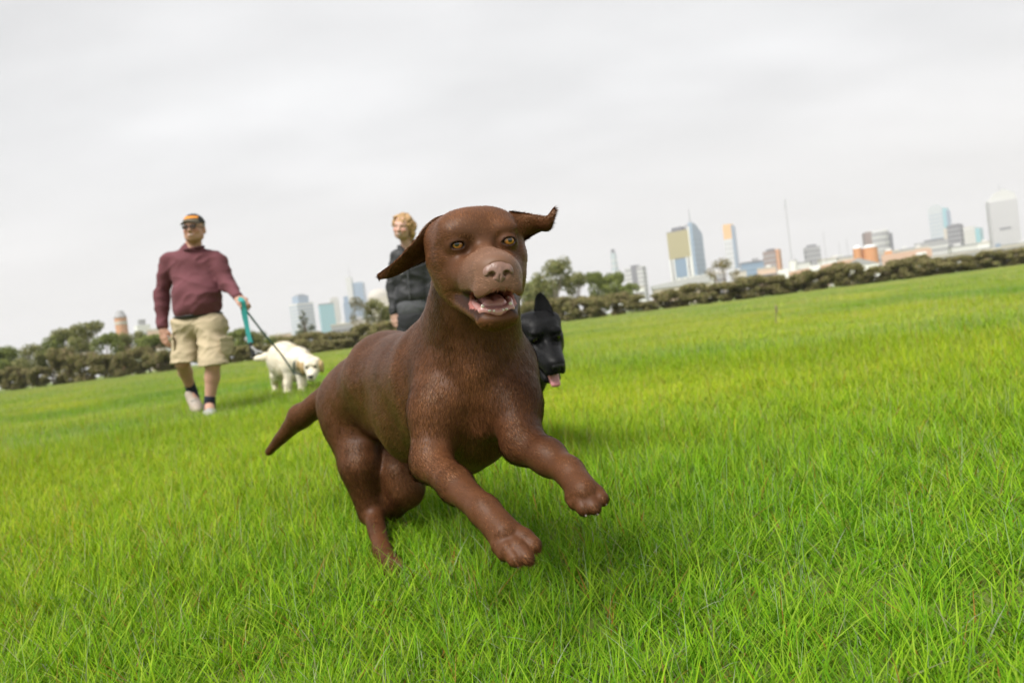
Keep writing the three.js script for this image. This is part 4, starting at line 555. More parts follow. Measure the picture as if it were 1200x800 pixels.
{ // the black dog, close behind the brown one
  const dog = thing('black_dog', 'black dog with tongue out running close behind the brown dog', 'dog');
  const L = [], B = (...a) => L.push(cap(...a));
  B([0.0878, 0.3871, -1.9791], [0.0069, 0.3194, -2.1975], 0.060, 0.085, 0.04);
  B([0.0062, 0.3139, -2.1974], [-0.1403, 0.2759, -2.4966], 0.095, 0.095, 0.05);
  B([-0.1395, 0.2821, -2.4967], [-0.2439, 0.2658, -2.7964], 0.088, 0.085, 0.05);
  B([-0.0171, 0.2597, -2.2161], [-0.1325, 0.212, -2.4951], 0.090, 0.075, 0.05);
  L.forEach((q) => { q.flow = nrm(add(q.flow, [0, -0.5, 0])); });
  B([-0.0263, 0.2313, -2.1754], [-0.0709, 0.1573, -2.1537], 0.045, 0.034, 0.03); B([-0.0709, 0.1573, -2.1537], [-0.1183, 0.0766, -2.2118], 0.032, 0.022, 0.02); B([-0.1183, 0.0766, -2.2118], [-0.1421, 0.0138, -2.1903], 0.022, 0.022, 0.02);
  B([-0.0791, 0.2257, -2.2953], [-0.1285, 0.142, -2.2533], 0.045, 0.034, 0.03); B([-0.1285, 0.142, -2.2533], [-0.1903, 0.0773, -2.2918], 0.032, 0.022, 0.02); B([-0.1903, 0.0773, -2.2918], [-0.2137, 0.0177, -2.2704], 0.022, 0.022, 0.02);
  B([-0.2284, 0.2374, -2.7757], [-0.2506, 0.1233, -2.653], 0.070, 0.045, 0.03); B([-0.2506, 0.1233, -2.653], [-0.2864, 0.0666, -2.7917], 0.040, 0.025, 0.02); B([-0.2864, 0.0666, -2.7917], [-0.2723, 0.0152, -2.7104], 0.022, 0.022, 0.02);
  B([-0.2756, 0.2381, -2.8358], [-0.3092, 0.1198, -2.7329], 0.065, 0.045, 0.03); B([-0.3092, 0.1198, -2.7329], [-0.3482, 0.0623, -2.8716], 0.040, 0.025, 0.02); B([-0.3482, 0.0623, -2.8716], [-0.3306, 0.0227, -2.7906], 0.022, 0.022, 0.02);
  B([-0.2589, 0.2833, -2.8769], [-0.3447, 0.3245, -3.0479], 0.030, 0.012, 0.02);
  const HF = frame([0.0966, 0.4024, -1.8994], [0.27, -0.47, 0.84], [0.0, 1, 0], 0.98);
  const head = headPieces(HF, { open: 0.17, flew: 0.4 });
  const all = [...L, ...head.L];
  const colour = (x, y, z) => { const [a, b, c] = HF.to([x, y, z]); let k = mul([0.0075, 0.0075, 0.008], 1 + 0.4 * fbm(x * 40, y * 40, z * 40, 2));
    if (Math.hypot(a, b, c) < 0.18) { const [, jb, jc] = head.J(0, -0.066, 0.022); if (Math.hypot(a / 0.018, (b - jb) / 0.014, (c - jc) / 0.055) < 1) k = [0.28, 0.10, 0.09]; } return k; };
  const fur = new THREE.MeshPhysicalMaterial({ vertexColors: true, roughness: 0.45, specularIntensity: 0.25, side: THREE.DoubleSide });
  const g = skin(all, 0.0052, colour, (x, y, z) => 0.003 * fbm(x * 16, y * 16, z * 16, 2));
  const ec = () => [0.007, 0.007, 0.0075];
  const e1 = flap([[0.0722, 0.4661, -1.9659], [0.0753, 0.4928, -1.9616], [0.0806, 0.5167, -1.9571], [0.0867, 0.528, -1.9524], [0.0972, 0.5339, -1.9505]], [[0.129, 0.444, -1.9304], [0.126, 0.4761, -1.9362], [0.1197, 0.5014, -1.9418], [0.11, 0.52, -1.9472], [0.0994, 0.5324, -1.9495]], 0.012, 0.016, ec);
  const e2 = flap([[0.053, 0.4663, -1.9909], [0.0397, 0.4782, -2.0012], [0.0249, 0.4802, -2.0113], [0.0087, 0.4722, -2.0211]], [[0.0467, 0.4171, -1.9798], [0.0296, 0.4191, -1.9898], [0.0161, 0.4307, -2.0001], [0.0081, 0.4672, -2.021]], 0.010, 0.008, ec);
  part('body', join([g, e1, e2]), fur, dog);
  tag(part('coat', hairs(g, 110000, 21, { flow: flowOf(all), length: (q) => Math.hypot(...HF.to(q)) < 0.16 ? 0.007 : 0.012, colour: (b, q, r) => mul([0.0085, 0.0085, 0.009], 0.3 + 2.6 * r * r), lift: 0.2, width: 0.0013, keep: (q) => { const h = HF.to(q); return Math.hypot(...h) > 0.16 || !(h[2] > 0.075) && !(Math.hypot(Math.abs(h[0]) - 0.035, h[1]) < 0.016 && h[2] > -0.015); } }), fur, dog), null, null, null, 'stuff');
  part('nose', skin(noseLeather(HF), 0.0018, () => [0.009, 0.009, 0.009]), new THREE.MeshPhysicalMaterial({ vertexColors: true, roughness: 0.35, specularIntensity: 0.7 }), dog);
  const em = new THREE.MeshPhysicalMaterial({ vertexColors: true, roughness: 0.12, clearcoat: 1, clearcoatRoughness: 0.03 });
  eyeball(HF, -1, [0.022, 0.011, 0.006], dog, em); eyeball(HF, 1, [0.022, 0.011, 0.006], dog, em);
  const J = (x, y, z) => HF.at(...head.J(x, y, z));
  part('tongue', skin([cap(J(0, -0.070, 0.02), J(0, -0.063, 0.066), 0.011, 0.011, 0.01), cap(J(-0.006, -0.063, 0.066), add(J(-0.007, -0.070, 0.086), [0, -0.010, 0]), 0.0080, 0.0075, 0.012), cap(J(0.006, -0.063, 0.066), add(J(0.007, -0.070, 0.086), [0, -0.010, 0]), 0.0080, 0.0075, 0.012)], 0.0016, null), M(0.60, 0.24, 0.25, 0.35, { clearcoat: 0.4 }), dog);
}
{ // the white dog on the lead
  const dog = thing('white_dog', 'cream white dog with lowered head sniffing on the teal lead', 'dog');
  const L = [], B = (...a) => L.push(cap(...a));
  B([-2.5071, 0.3953, -7.5008], [-2.2773, 0.3451, -7.1995], 0.165, 0.155, 0.08); B([-2.5891, 0.3977, -7.6609], [-2.5071, 0.3953, -7.5008], 0.150, 0.165, 0.08); B([-2.5071, 0.3197, -7.499], [-2.3105, 0.2754, -7.2179], 0.14, 0.13, 0.06);
  B([-2.2415, 0.3613, -7.1499], [-2.1049, 0.3267, -6.979], 0.115, 0.095, 0.06);
  L.forEach((q) => { q.flow = nrm(add(q.flow, [0, -0.8, 0])); });
  B([-2.3446, 0.2571, -7.1474], [-2.38, 0.1372, -7.1246], 0.060, 0.042, 0.03); B([-2.38, 0.1372, -7.1246], [-2.3875, 0.0334, -7.0921], 0.040, 0.040, 0.02); B([-2.3875, 0.0334, -7.0921], [-2.3498, 0.019, -7.0117], 0.040, 0.034, 0.02);
  B([-2.2148, 0.2354, -7.0969], [-2.2129, 0.1296, -7.0744], 0.060, 0.042, 0.03); B([-2.2129, 0.1296, -7.0744], [-2.2155, 0.0347, -7.0421], 0.040, 0.040, 0.02); B([-2.2155, 0.0347, -7.0421], [-2.1752, 0.02, -6.9618], 0.040, 0.034, 0.02);
  B([-2.6323, 0.3282, -7.6193], [-2.642, 0.21, -7.5464], 0.095, 0.060, 0.04); B([-2.642, 0.21, -7.5464], [-2.7006, 0.1222, -7.6544], 0.050, 0.034, 0.02); B([-2.7006, 0.1222, -7.6544], [-2.6924, 0.0382, -7.6124], 0.033, 0.036, 0.02);
  B([-2.5562, 0.2983, -7.6386], [-2.5502, 0.1867, -7.5759], 0.090, 0.060, 0.04); B([-2.5502, 0.1867, -7.5759], [-2.6029, 0.1083, -7.6741], 0.050, 0.034, 0.02); B([-2.6029, 0.1083, -7.6741], [-2.594, 0.0337, -7.6323], 0.033, 0.036, 0.02);
  B([-2.6731, 0.4547, -7.7023], [-2.8016, 0.433, -7.7818], 0.055, 0.045, 0.04); B([-2.8016, 0.433, -7.7818], [-2.9454, 0.4327, -7.8518], 0.045, 0.024, 0.03);
  const HF = frame([-2.04, 0.282, -6.8579], [0.10, -0.42, 0.9], [0, 1, 0], 1.22);
  const head = headPieces(HF, { open: 0.0, flew: 0.7, skull: 1.05 });
  L.push(...head.L, ell(HF.at(-0.078, -0.035, -0.055), [0.020, 0.062, 0.045], 0.02, HF.basis, { flow: [0, -1, 0] }), ell(HF.at(0.078, -0.035, -0.055), [0.020, 0.062, 0.045], 0.02, HF.basis, { flow: [0, -1, 0] }));
  const colour = (x, y, z) => { const [a, b, c] = HF.to([x, y, z]); let k = mul(mix3([0.80, 0.72, 0.56], [0.86, 0.82, 0.72], clamp(0.5 + 1.5 * fbm(x * 6, y * 6, z * 6, 3))), 1);
    if (Math.abs(a) > 0.060 && b < 0.03 && Math.abs(c + 0.055) < 0.05 && b > -0.11) k = [0.60, 0.43, 0.22];
    for (const m of [-1, 1]) if (Math.hypot((a - m * 0.035) / 1.4, b, c - 0.004) < 0.011) k = [0.05, 0.035, 0.03];
    if (Math.abs(b + 0.085 + 0.2 * Math.abs(a)) < 0.004 && c > 0.02) k = [0.12, 0.08, 0.06]; return k; };
  const fur = new THREE.MeshPhysicalMaterial({ vertexColors: true, roughness: 0.75, side: THREE.DoubleSide });
  const g = skin(L, 0.0095, colour, (x, y, z) => 0.010 * fbm(x * 12, y * 12, z * 12, 3));
  part('body', g, fur, dog);
  tag(part('coat', hairs(g, 14000, 31, { flow: flowOf(L), length: (q) => Math.hypot(...HF.to(q)) < 0.16 ? 0.015 : 0.030, colour: (b, q, r) => mul(b, 0.9 + 0.2 * r), lift: 0.35, width: 0.004, tilt: 0.25, keep: (q) => { const h = HF.to(q); return Math.hypot(...h) > 0.14 || h[2] < -0.02; } }), fur, dog), null, null, null, 'stuff');
  part('nose', skin(noseLeather(HF, 1.15), 0.003, () => [0.012, 0.011, 0.011]), new THREE.MeshPhysicalMaterial({ vertexColors: true, roughness: 0.35 }), dog);
  const em = new THREE.MeshPhysicalMaterial({ vertexColors: true, roughness: 0.12, clearcoat: 1, clearcoatRoughness: 0.03 });
  eyeball(HF, -1, [0.03, 0.016, 0.008], dog, em); eyeball(HF, 1, [0.03, 0.016, 0.008], dog, em);
}

// ---------------------------------------------------------------- people
function humanHead(F, { jaw = 1 } = {}) {
  const s = F.s, A = F.at, L = [], e = (p, r, k = 0.02) => L.push(ell(A(...p), r.map((v) => v * s), k * s, F.basis)), c = (a, b, ra, rb, k = 0.015) => L.push(cap(A(...a), A(...b), ra * s, rb * s, k * s));
  e([0, 0.028, -0.018], [0.074, 0.086, 0.094]); e([0, -0.030, 0.022], [0.061, 0.074, 0.066], 0.03);
  e([0, -0.082, 0.042], [0.036 * jaw, 0.026, 0.032], 0.03); for (const m of [-1, 1]) { e([m * 0.044 * jaw, -0.062, 0.012], [0.022, 0.034, 0.034], 0.03); e([m * 0.040, -0.028, 0.060], [0.020, 0.018, 0.018], 0.02); e([m * 0.078, -0.016, -0.012], [0.010, 0.030, 0.018], 0.008); L.push(minus(ell(A(m * 0.031, -0.002, 0.098), [0.017 * s, 0.011 * s, 0.018 * s], 0.015 * s, F.basis))); }
  e([0, 0.020, 0.070], [0.050, 0.012, 0.015], 0.02);
  c([0, 0.004, 0.082], [0, -0.030, 0.102], 0.008, 0.0125); for (const m of [-1, 1]) e([m * 0.011, -0.034, 0.092], [0.009, 0.007, 0.010], 0.008);
  e([0, -0.0585, 0.078], [0.027, 0.007, 0.014], 0.012); e([0, -0.069, 0.078], [0.022, 0.006, 0.012], 0.010);
  return L;
}
function faceColour(F, skinC) {
  return (x, y, z) => { const [a, b, c] = F.to([x, y, z]); let k = mul(skinC, 1 + 0.12 * fbm(x * 60, y * 60, z * 60, 2));
    if (c > 0.03) {
      const sm = b + 0.063 - 0.9 * a * a / 0.03 * 0.2;              // a smile curves up at the corners
      if (Math.abs(a) < 0.027 && Math.abs(sm) < 0.0065) k = Math.abs(sm) < 0.004 && Math.abs(a) < 0.021 ? [0.70, 0.64, 0.56] : [0.42, 0.16, 0.14];
      if (Math.abs(Math.abs(a) - 0.031) < 0.017 && Math.abs(b - 0.019) < 0.0045) k = mul(skinC, 0.45);
      for (const m of [-1, 1]) k = mix3(k, [skinC[0] * 1.02, skinC[1] * 0.80, skinC[2] * 0.78], 0.8 * sstep(0.028, 0.012, Math.hypot(a - m * 0.04, b + 0.03)));
    } return k; };
}
// a hand: wrist, direction of the fingers, direction out of the back of the hand, thumb side; curl closes the fingers
function hand(w, dir, backN, thumb, curl, s = 1) {
  const D = nrm(dir), N = nrm(sub(backN, mul(D, dot(backN, D)))), S = mul(cross(D, N), thumb), L = [];
  const at = (x, y, z) => add(w, add(add(mul(S, x * s), mul(D, y * s)), mul(N, z * s)));
  L.push(cap(at(0, -0.03, 0), at(0, 0.02, 0), 0.026 * s, 0.026 * s, 0.02));
  for (const [x, y] of [[0.026, 0.082], [0.008, 0.088], [-0.011, 0.084], [-0.028, 0.074]]) L.push(cap(at(x * 0.5, 0.02, 0), at(x, y, 0), 0.017 * s, 0.0125 * s, 0.016));
  [[0.027, 0.084, 0.068], [0.0085, 0.090, 0.076], [-0.011, 0.086, 0.070], [-0.029, 0.076, 0.054]].forEach(([x, y, l], i) => {
    let p = [x, y, 0], a = -curl * 0.25;
    for (let j = 0; j < 3; j++) { const q = [x * (1 + 0.04 * j), p[1] + Math.cos(a) * l * [0.44, 0.31, 0.25][j], p[2] + Math.sin(a) * l * [0.44, 0.31, 0.25][j]]; L.push(cap(at(...p), at(...q), (0.0098 - 0.0008 * j - (i === 3 ? 0.001 : 0)) * s, (0.0092 - 0.0008 * j - (i === 3 ? 0.001 : 0)) * s, 0.004)); p = q; a -= curl * [0.7, 0.6, 0.3][j]; }
  });
  L.push(cap(at(0.018, 0.018, -0.006), at(0.040, 0.048, -0.014), 0.017 * s, 0.0125 * s, 0.012), cap(at(0.040, 0.048, -0.014), at(0.046 - 0.012 * curl, 0.075, -0.022 - 0.012 * curl), 0.0115 * s, 0.0105 * s, 0.005), cap(at(0.046 - 0.012 * curl, 0.075, -0.022 - 0.012 * curl), at(0.046 - 0.026 * curl, 0.098, -0.028 - 0.022 * curl), 0.0105 * s, 0.0085 * s, 0.004));
  return L;
}
const cloth = (c, rough = 0.9, more = {}) => new THREE.MeshPhysicalMaterial({ color: new THREE.Color().setRGB(...c), roughness: rough, side: THREE.DoubleSide, sheen: 0.25, sheenRoughness: 0.7, sheenColor: new THREE.Color().setRGB(...c.map((v) => Math.min(1, v * 1.6 + 0.05))), vertexColors: true, ...more });
const weave = (amount = 0.14, f = 220) => (x, y, z) => { const v = 1 + amount * (0.7 * fbm(x * f, y * f, z * f, 2) + 0.9 * fbm(x * 7, y * 7, z * 7, 3)); return [v, v, v]; };
const folds = (amount, f, sy = 0.35) => (x, y, z) => amount * (0.8 * fbm(x * f, y * f * sy, z * f, 2) + 1.1 * (Math.abs(noise(x * f * 0.5 + y * f * 0.8, y * f * 0.9 - x * f * 0.35, z * f * 0.5)) - 0.25) + 0.6 * (Math.abs(noise(x * f * 1.1 - y * f * 1.3, y * f * 1.2 + x * f * 0.5, z * f)) - 0.25));
const skinMat = new THREE.MeshPhysicalMaterial({ vertexColors: true, roughness: 0.55, specularIntensity: 0.5 });

{ // the man
  const man = thing('person', 'person in maroon jumper, khaki shorts and black cap walking with lead', 'person');
  const HF = frame([-2.5918, 1.6077, -5.8891], [0.05, 0.02, 1], [0.02, 1, 0], 1.06), fc = [0.50, 0.285, 0.21];
  const neck = [cap([-2.6293, 1.5315, -5.9473], [-2.6575, 1.4403, -5.9652], 0.062, 0.070, 0.03)];
  const g = [skin([...humanHead(HF, { jaw: 1.15 }), ...neck], 0.0048, faceColour(HF, fc))];
  const tone = (x, y, z) => mul(fc, 0.97 + 0.14 * fbm(x * 30, y * 30, z * 30, 2));
  const limbs = [
    cap([-2.6575, 1.4403, -5.9652], [-2.7032, 0.8702, -5.9617], 0.08, 0.10, 0.05), cap([-2.8805, 1.3718, -5.9736], [-2.4497, 1.3406, -5.9728], 0.05, 0.05, 0.05),
    cap([-2.8879, 1.3727, -5.9736], [-2.9938, 1.0871, -5.9868], 0.050, 0.042, 0.02), cap([-2.9938, 1.0871, -5.9868], [-3.0021, 0.7951, -5.9399], 0.042, 0.030, 0.02),
    cap([-2.435, 1.3294, -5.9525], [-2.3661, 1.116, -5.8975], 0.050, 0.042, 0.02), cap([-2.3661, 1.116, -5.8975], [-2.2247, 0.9578, -5.7137], 0.042, 0.030, 0.02),
    cap([-2.804, 0.838, -5.9909], [-2.8541, 0.487, -5.9025], 0.095, 0.062, 0.03), cap([-2.8541, 0.487, -5.9025], [-2.9127, 0.3941, -6.0604], 0.060, 0.058, 0.02), cap([-2.9127, 0.3941, -6.0604], [-2.9682, 0.2314, -6.2366], 0.057, 0.036, 0.02), cap([-2.9682, 0.2314, -6.2366], [-2.9185, 0.122, -6.174], 0.036, 0.040, 0.02),
    cap([-2.5629, 0.8075, -5.9302], [-2.5213, 0.447, -5.7415], 0.095, 0.062, 0.03), cap([-2.5213, 0.447, -5.7415], [-2.5576, 0.3256, -5.7787], 0.060, 0.060, 0.02), cap([-2.5576, 0.3256, -5.7787], [-2.6194, 0.1053, -5.7935], 0.058, 0.036, 0.02), cap([-2.6194, 0.1053, -5.7935], [-2.5868, 0.0529, -5.7122], 0.036, 0.040, 0.02)];
  g.push(skin(limbs, 0.009, tone));
  g.push(skin(hand([-3.0012, 0.8024, -5.94], [0.08, -1, 0.10], [-0.5, 0.1, 1], -1, 0.55, 1.12), 0.0042, tone));
  g.push(skin(hand([-2.2348, 0.9667, -5.7239], [0.62, -0.62, 0.5], [0.2, 0.55, 0.8], -1, 1.35, 1.12), 0.0042, tone));
  part('body', join(g), skinMat, man);
  // jumper
  const hem = [-2.6741, 0.8584, -5.9114][1];
  const jumper = [
    ell([-2.6702, 1.2557, -5.9708], [0.205, 0.215, 0.135], 0.06), ell([-2.6595, 1.0349, -5.9155], [0.208, 0.185, 0.170], 0.08), ell([-2.6794, 0.9267, -5.943], [0.205, 0.12, 0.165], 0.06),
    cap([-2.8575, 1.3764, -5.9737], [-2.4783, 1.3517, -5.9731], 0.072, 0.072, 0.06), cap([-2.6619, 1.442, -5.9752], [-2.6656, 1.3525, -5.9731], 0.082, 0.11, 0.05),
    cap([-2.8824, 1.357, -5.9732], [-2.9938, 1.0871, -5.9868], 0.076, 0.064, 0.035), cap([-2.9938, 1.0871, -5.9868], [-3.0009, 0.8248, -5.9456], 0.064, 0.047, 0.03),
    cap([-2.4442, 1.3156, -5.9522], [-2.367, 1.1087, -5.8973], 0.076, 0.062, 0.035), cap([-2.367, 1.1087, -5.8973], [-2.2382, 0.9711, -5.734], 0.062, 0.046, 0.03),
    minus(ell([-2.6188, 1.4955, -5.9065], [0.060, 0.060, 0.10], 0.01))];
  const torsoHem = jumper.slice(0, 5).concat([plane([0, hem, 0], [0, -1, 0], 0.015)]);
  part('jumper', skin([...torsoHem, ...jumper.slice(5)], 0.0068, weave(0.14, 160), folds(0.016, 9)), cloth([0.128, 0.038, 0.048]), man);
  const ring = []; for (let i = 0; i < 12; i++) { const a = i / 12 * 2 * Math.PI, b = (i + 1) / 12 * 2 * Math.PI, c = [-2.6421, 1.4585, -5.9456], q = (t) => [c[0] + 0.078 * Math.cos(t), c[1] + 0.016 - 0.040 * (0.5 + 0.5 * Math.sin(t)), c[2] + 0.090 * Math.sin(t)]; ring.push(cap(q(a), q(b), 0.0105, 0.0105, 0.006)); }
  part('collar', skin(ring, 0.005, weave(0.1)), cloth([0.085, 0.024, 0.032]), man);
  // belt and shorts
  part('belt', skin([ell([-2.6839, 0.8676, -5.9516], [0.207, 0.045, 0.165], 0.01), plane([-2.6802, 0.8971, -5.9523], [0, 1, 0]), plane([-2.6871, 0.8419, -5.951], [0, -1, 0])], 0.007, () => [1, 1, 1]), cloth([0.012, 0.012, 0.013], 0.5), man);
  const hl = [-2.8102, 0.4816, -5.9024][1], hr = [-2.5427, 0.4281, -5.8011][1];
  const cutL = [ell([-2.6819, 0.8001, -5.96], [0.185, 0.11, 0.145], 0.04), ell([-2.777, 0.7969, -5.9699], [0.150, 0.135, 0.150], 0.04), cap([-2.815, 0.749, -5.9888], [-2.8303, 0.4098, -5.9007], 0.118, 0.122, 0.05), plane([0, hl, 0], [0, -1, 0], 0.008)];
  const cutR = [ell([-2.6819, 0.8001, -5.96], [0.185, 0.11, 0.145], 0.04), ell([-2.5865, 0.7732, -5.9393], [0.150, 0.135, 0.150], 0.04), cap([-2.5578, 0.7176, -5.908], [-2.5291, 0.3671, -5.7597], 0.118, 0.128, 0.05), plane([0, hr, 0], [0, -1, 0], 0.008)];
  const top = plane([-2.6844, 0.8639, -5.9515], [0, 1, 0], 0.01), khaki = cloth([0.42, 0.345, 0.225]);
  const shorts = part('shorts', join([skin([...cutL, top], 0.0068, weave(0.16, 120), folds(0.018, 11, 0.5)), skin([...cutR, top], 0.0068, weave(0.16, 120), folds(0.018, 11.7, 0.5))]), khaki, man);
  for (const [q, n] of [[[-2.8992, 0.6418, -5.8862], [-1, 0, 0.5]], [[-2.3985, 0.5754, -5.7746], [1, 0, 0.5]]]) { const F2 = frame(q, n); part('pocket', skin([ell(F2.at(0, 0, 0), [0.075, 0.085, 0.012], 0.01, F2.basis), ell(F2.at(0, 0.06, 0.003), [0.078, 0.026, 0.012], 0.006, F2.basis)], 0.007, weave(0.16, 120), folds(0.006, 16)), khaki, shorts); }
  // socks and shoes
  const navy = cloth([0.010, 0.013, 0.028]);
  part('sock', skin([cap([-2.9454, 0.3051, -6.1683], [-2.9624, 0.215, -6.2362], 0.047, 0.045, 0.02), cap([-2.9624, 0.215, -6.2362], [-2.9365, 0.1521, -6.2047], 0.045, 0.048, 0.02)], 0.006, weave()), navy, man);
  part('sock', skin([cap([-2.6052, 0.1485, -5.7845], [-2.6239, 0.0694, -5.7926], 0.046, 0.045, 0.02), cap([-2.6239, 0.0694, -5.7926], [-2.6072, 0.0432, -5.752], 0.045, 0.048, 0.02)], 0.006, weave()), navy, man);
  const shoe = (heel, ball, toe, upN, mat) => { const s = part('shoe', skin([cap(heel, ball, 0.046, 0.050, 0.03), cap(ball, toe, 0.050, 0.036, 0.03), cap(add(heel, mul(upN, 0.05)), lerp(heel, ball, 0.5), 0.046, 0.044, 0.03)], 0.006, weave(0.3, 60)), mat, man);
    const dn = mul(upN, -0.034); part('sole', skin([cap(add(heel, dn), add(ball, dn), 0.024, 0.026, 0.02), cap(add(ball, dn), add(toe, dn), 0.026, 0.022, 0.02), cap(add(add(heel, dn), [0.02, 0, 0]), add(add(ball, dn), [0.024, 0, 0]), 0.022, 0.024, 0.02), cap(add(add(heel, dn), [-0.02, 0, 0]), add(add(ball, dn), [-0.024, 0, 0]), 0.022, 0.024, 0.02)], 0.006, () => [1, 1, 1]), cloth([0.45, 0.44, 0.42]), s);
    for (let i = 0; i < 4; i++) { const q = add(lerp(heel, toe, 0.42 + 0.1 * i), mul(upN, 0.047 - 0.006 * i)); part('lace', bar(add(q, [-0.025, 0, 0]), add(q, [0.025, 0.004, 0]), 0.0045), cloth([0.5, 0.48, 0.45]), s); } };
  const tread = new THREE.MeshPhysicalMaterial({ color: new THREE.Color().setRGB(0.36, 0.30, 0.25), roughness: 0.8, vertexColors: true });
  shoe([-2.9671, 0.1517, -6.2447], [-2.8816, 0.0701, -6.1127], [-2.827, 0.0451, -6.0121], nrm([0, 0.62, 0.75]), tread);
  shoe([-2.6534, 0.0288, -5.8517], [-2.5696, 0.02, -5.6714], [-2.5226, 0.0133, -5.5712], [0, 1, 0], new THREE.MeshPhysicalMaterial({ color: new THREE.Color().setRGB(0.34, 0.34, 0.34), roughness: 0.8, vertexColors: true }));
  // cap with a striped front, and spectacles
  const A = HF.at, capM = new THREE.MeshPhysicalMaterial({ vertexColors: true, roughness: 0.85 });
  const cp = part('cap', skin([ell(A(0, 0.038, -0.016), [0.088, 0.092, 0.106], 0.01, HF.basis), plane(A(0, 0.040, 0), mul(nrm(add(HF.Y, mul(HF.Z, 0.12))), -1), 0.006)], 0.0045, (x, y, z) => { const [a, b, c] = HF.to([x, y, z]); const o = c > 0.02 && b > 0.072 && b < 0.094 && Math.abs(a) < 0.055; return o ? [0.70, 0.26, 0.03] : c > 0.03 && b < 0.066 && Math.abs(a) < 0.06 ? [0.16, 0.13, 0.09] : [0.022, 0.020, 0.019]; }), capM, man);
  const brim = []; for (let i = -4; i <= 4; i++) { const t = i / 4, x = 0.070 * t; brim.push(cap(A(x, 0.046 - 0.010 * t * t, 0.085 - 0.035 * t * t), A(x * 0.86, 0.034 - 0.014 * t * t, 0.150 - 0.05 * t * t), 0.0065, 0.0055, 0.008)); }
  part('brim', skin(brim, 0.004, () => [1, 1, 1]), cloth([0.085, 0.070, 0.050]), cp);
  const sp = part('spectacles', join([...[-1, 1].map((m) => { const t = new THREE.TorusGeometry(0.021, 0.0026, 8, 20); t.scale(1.12, 0.82, 1); t.applyMatrix4(new THREE.Matrix4().makeBasis(V(HF.X), V(HF.Y), V(HF.Z))); t.translate(...A(m * 0.031, -0.001, 0.098)); return t; }), bar(A(-0.008, 0.002, 0.099), A(0.008, 0.002, 0.099), 0.0026), ...[-1, 1].map((m) => bar(A(m * 0.054, 0.003, 0.096), A(m * 0.080, 0.003, -0.01), 0.0026))].map((q) => { q = q.index ? q.toNonIndexed() : q; return paint(q, [1, 1, 1]); })), M(0.02, 0.018, 0.018, 0.3), man);
  for (const m of [-1, 1]) { const l = new THREE.SphereGeometry(0.021, 16, 10); l.scale(1.1, 0.8, 0.16); l.applyMatrix4(new THREE.Matrix4().makeBasis(V(HF.X), V(HF.Y), V(HF.Z))); l.translate(...A(m * 0.031, -0.001, 0.098)); part('lens', l, M(0.09, 0.055, 0.045, 0.15), sp); }
  const hair = skin([ell(A(0, 0.022, -0.022), [0.080, 0.080, 0.098], 0.01, HF.basis), plane(A(0, 0.055, 0), HF.Y), plane(A(0, -0.03, 0), mul(HF.Y, -1)), plane(A(0, 0, 0.012), HF.Z)], 0.005, weave(0.3, 200));
  part('hair', hair, cloth([0.22, 0.19, 0.16]), man);
}
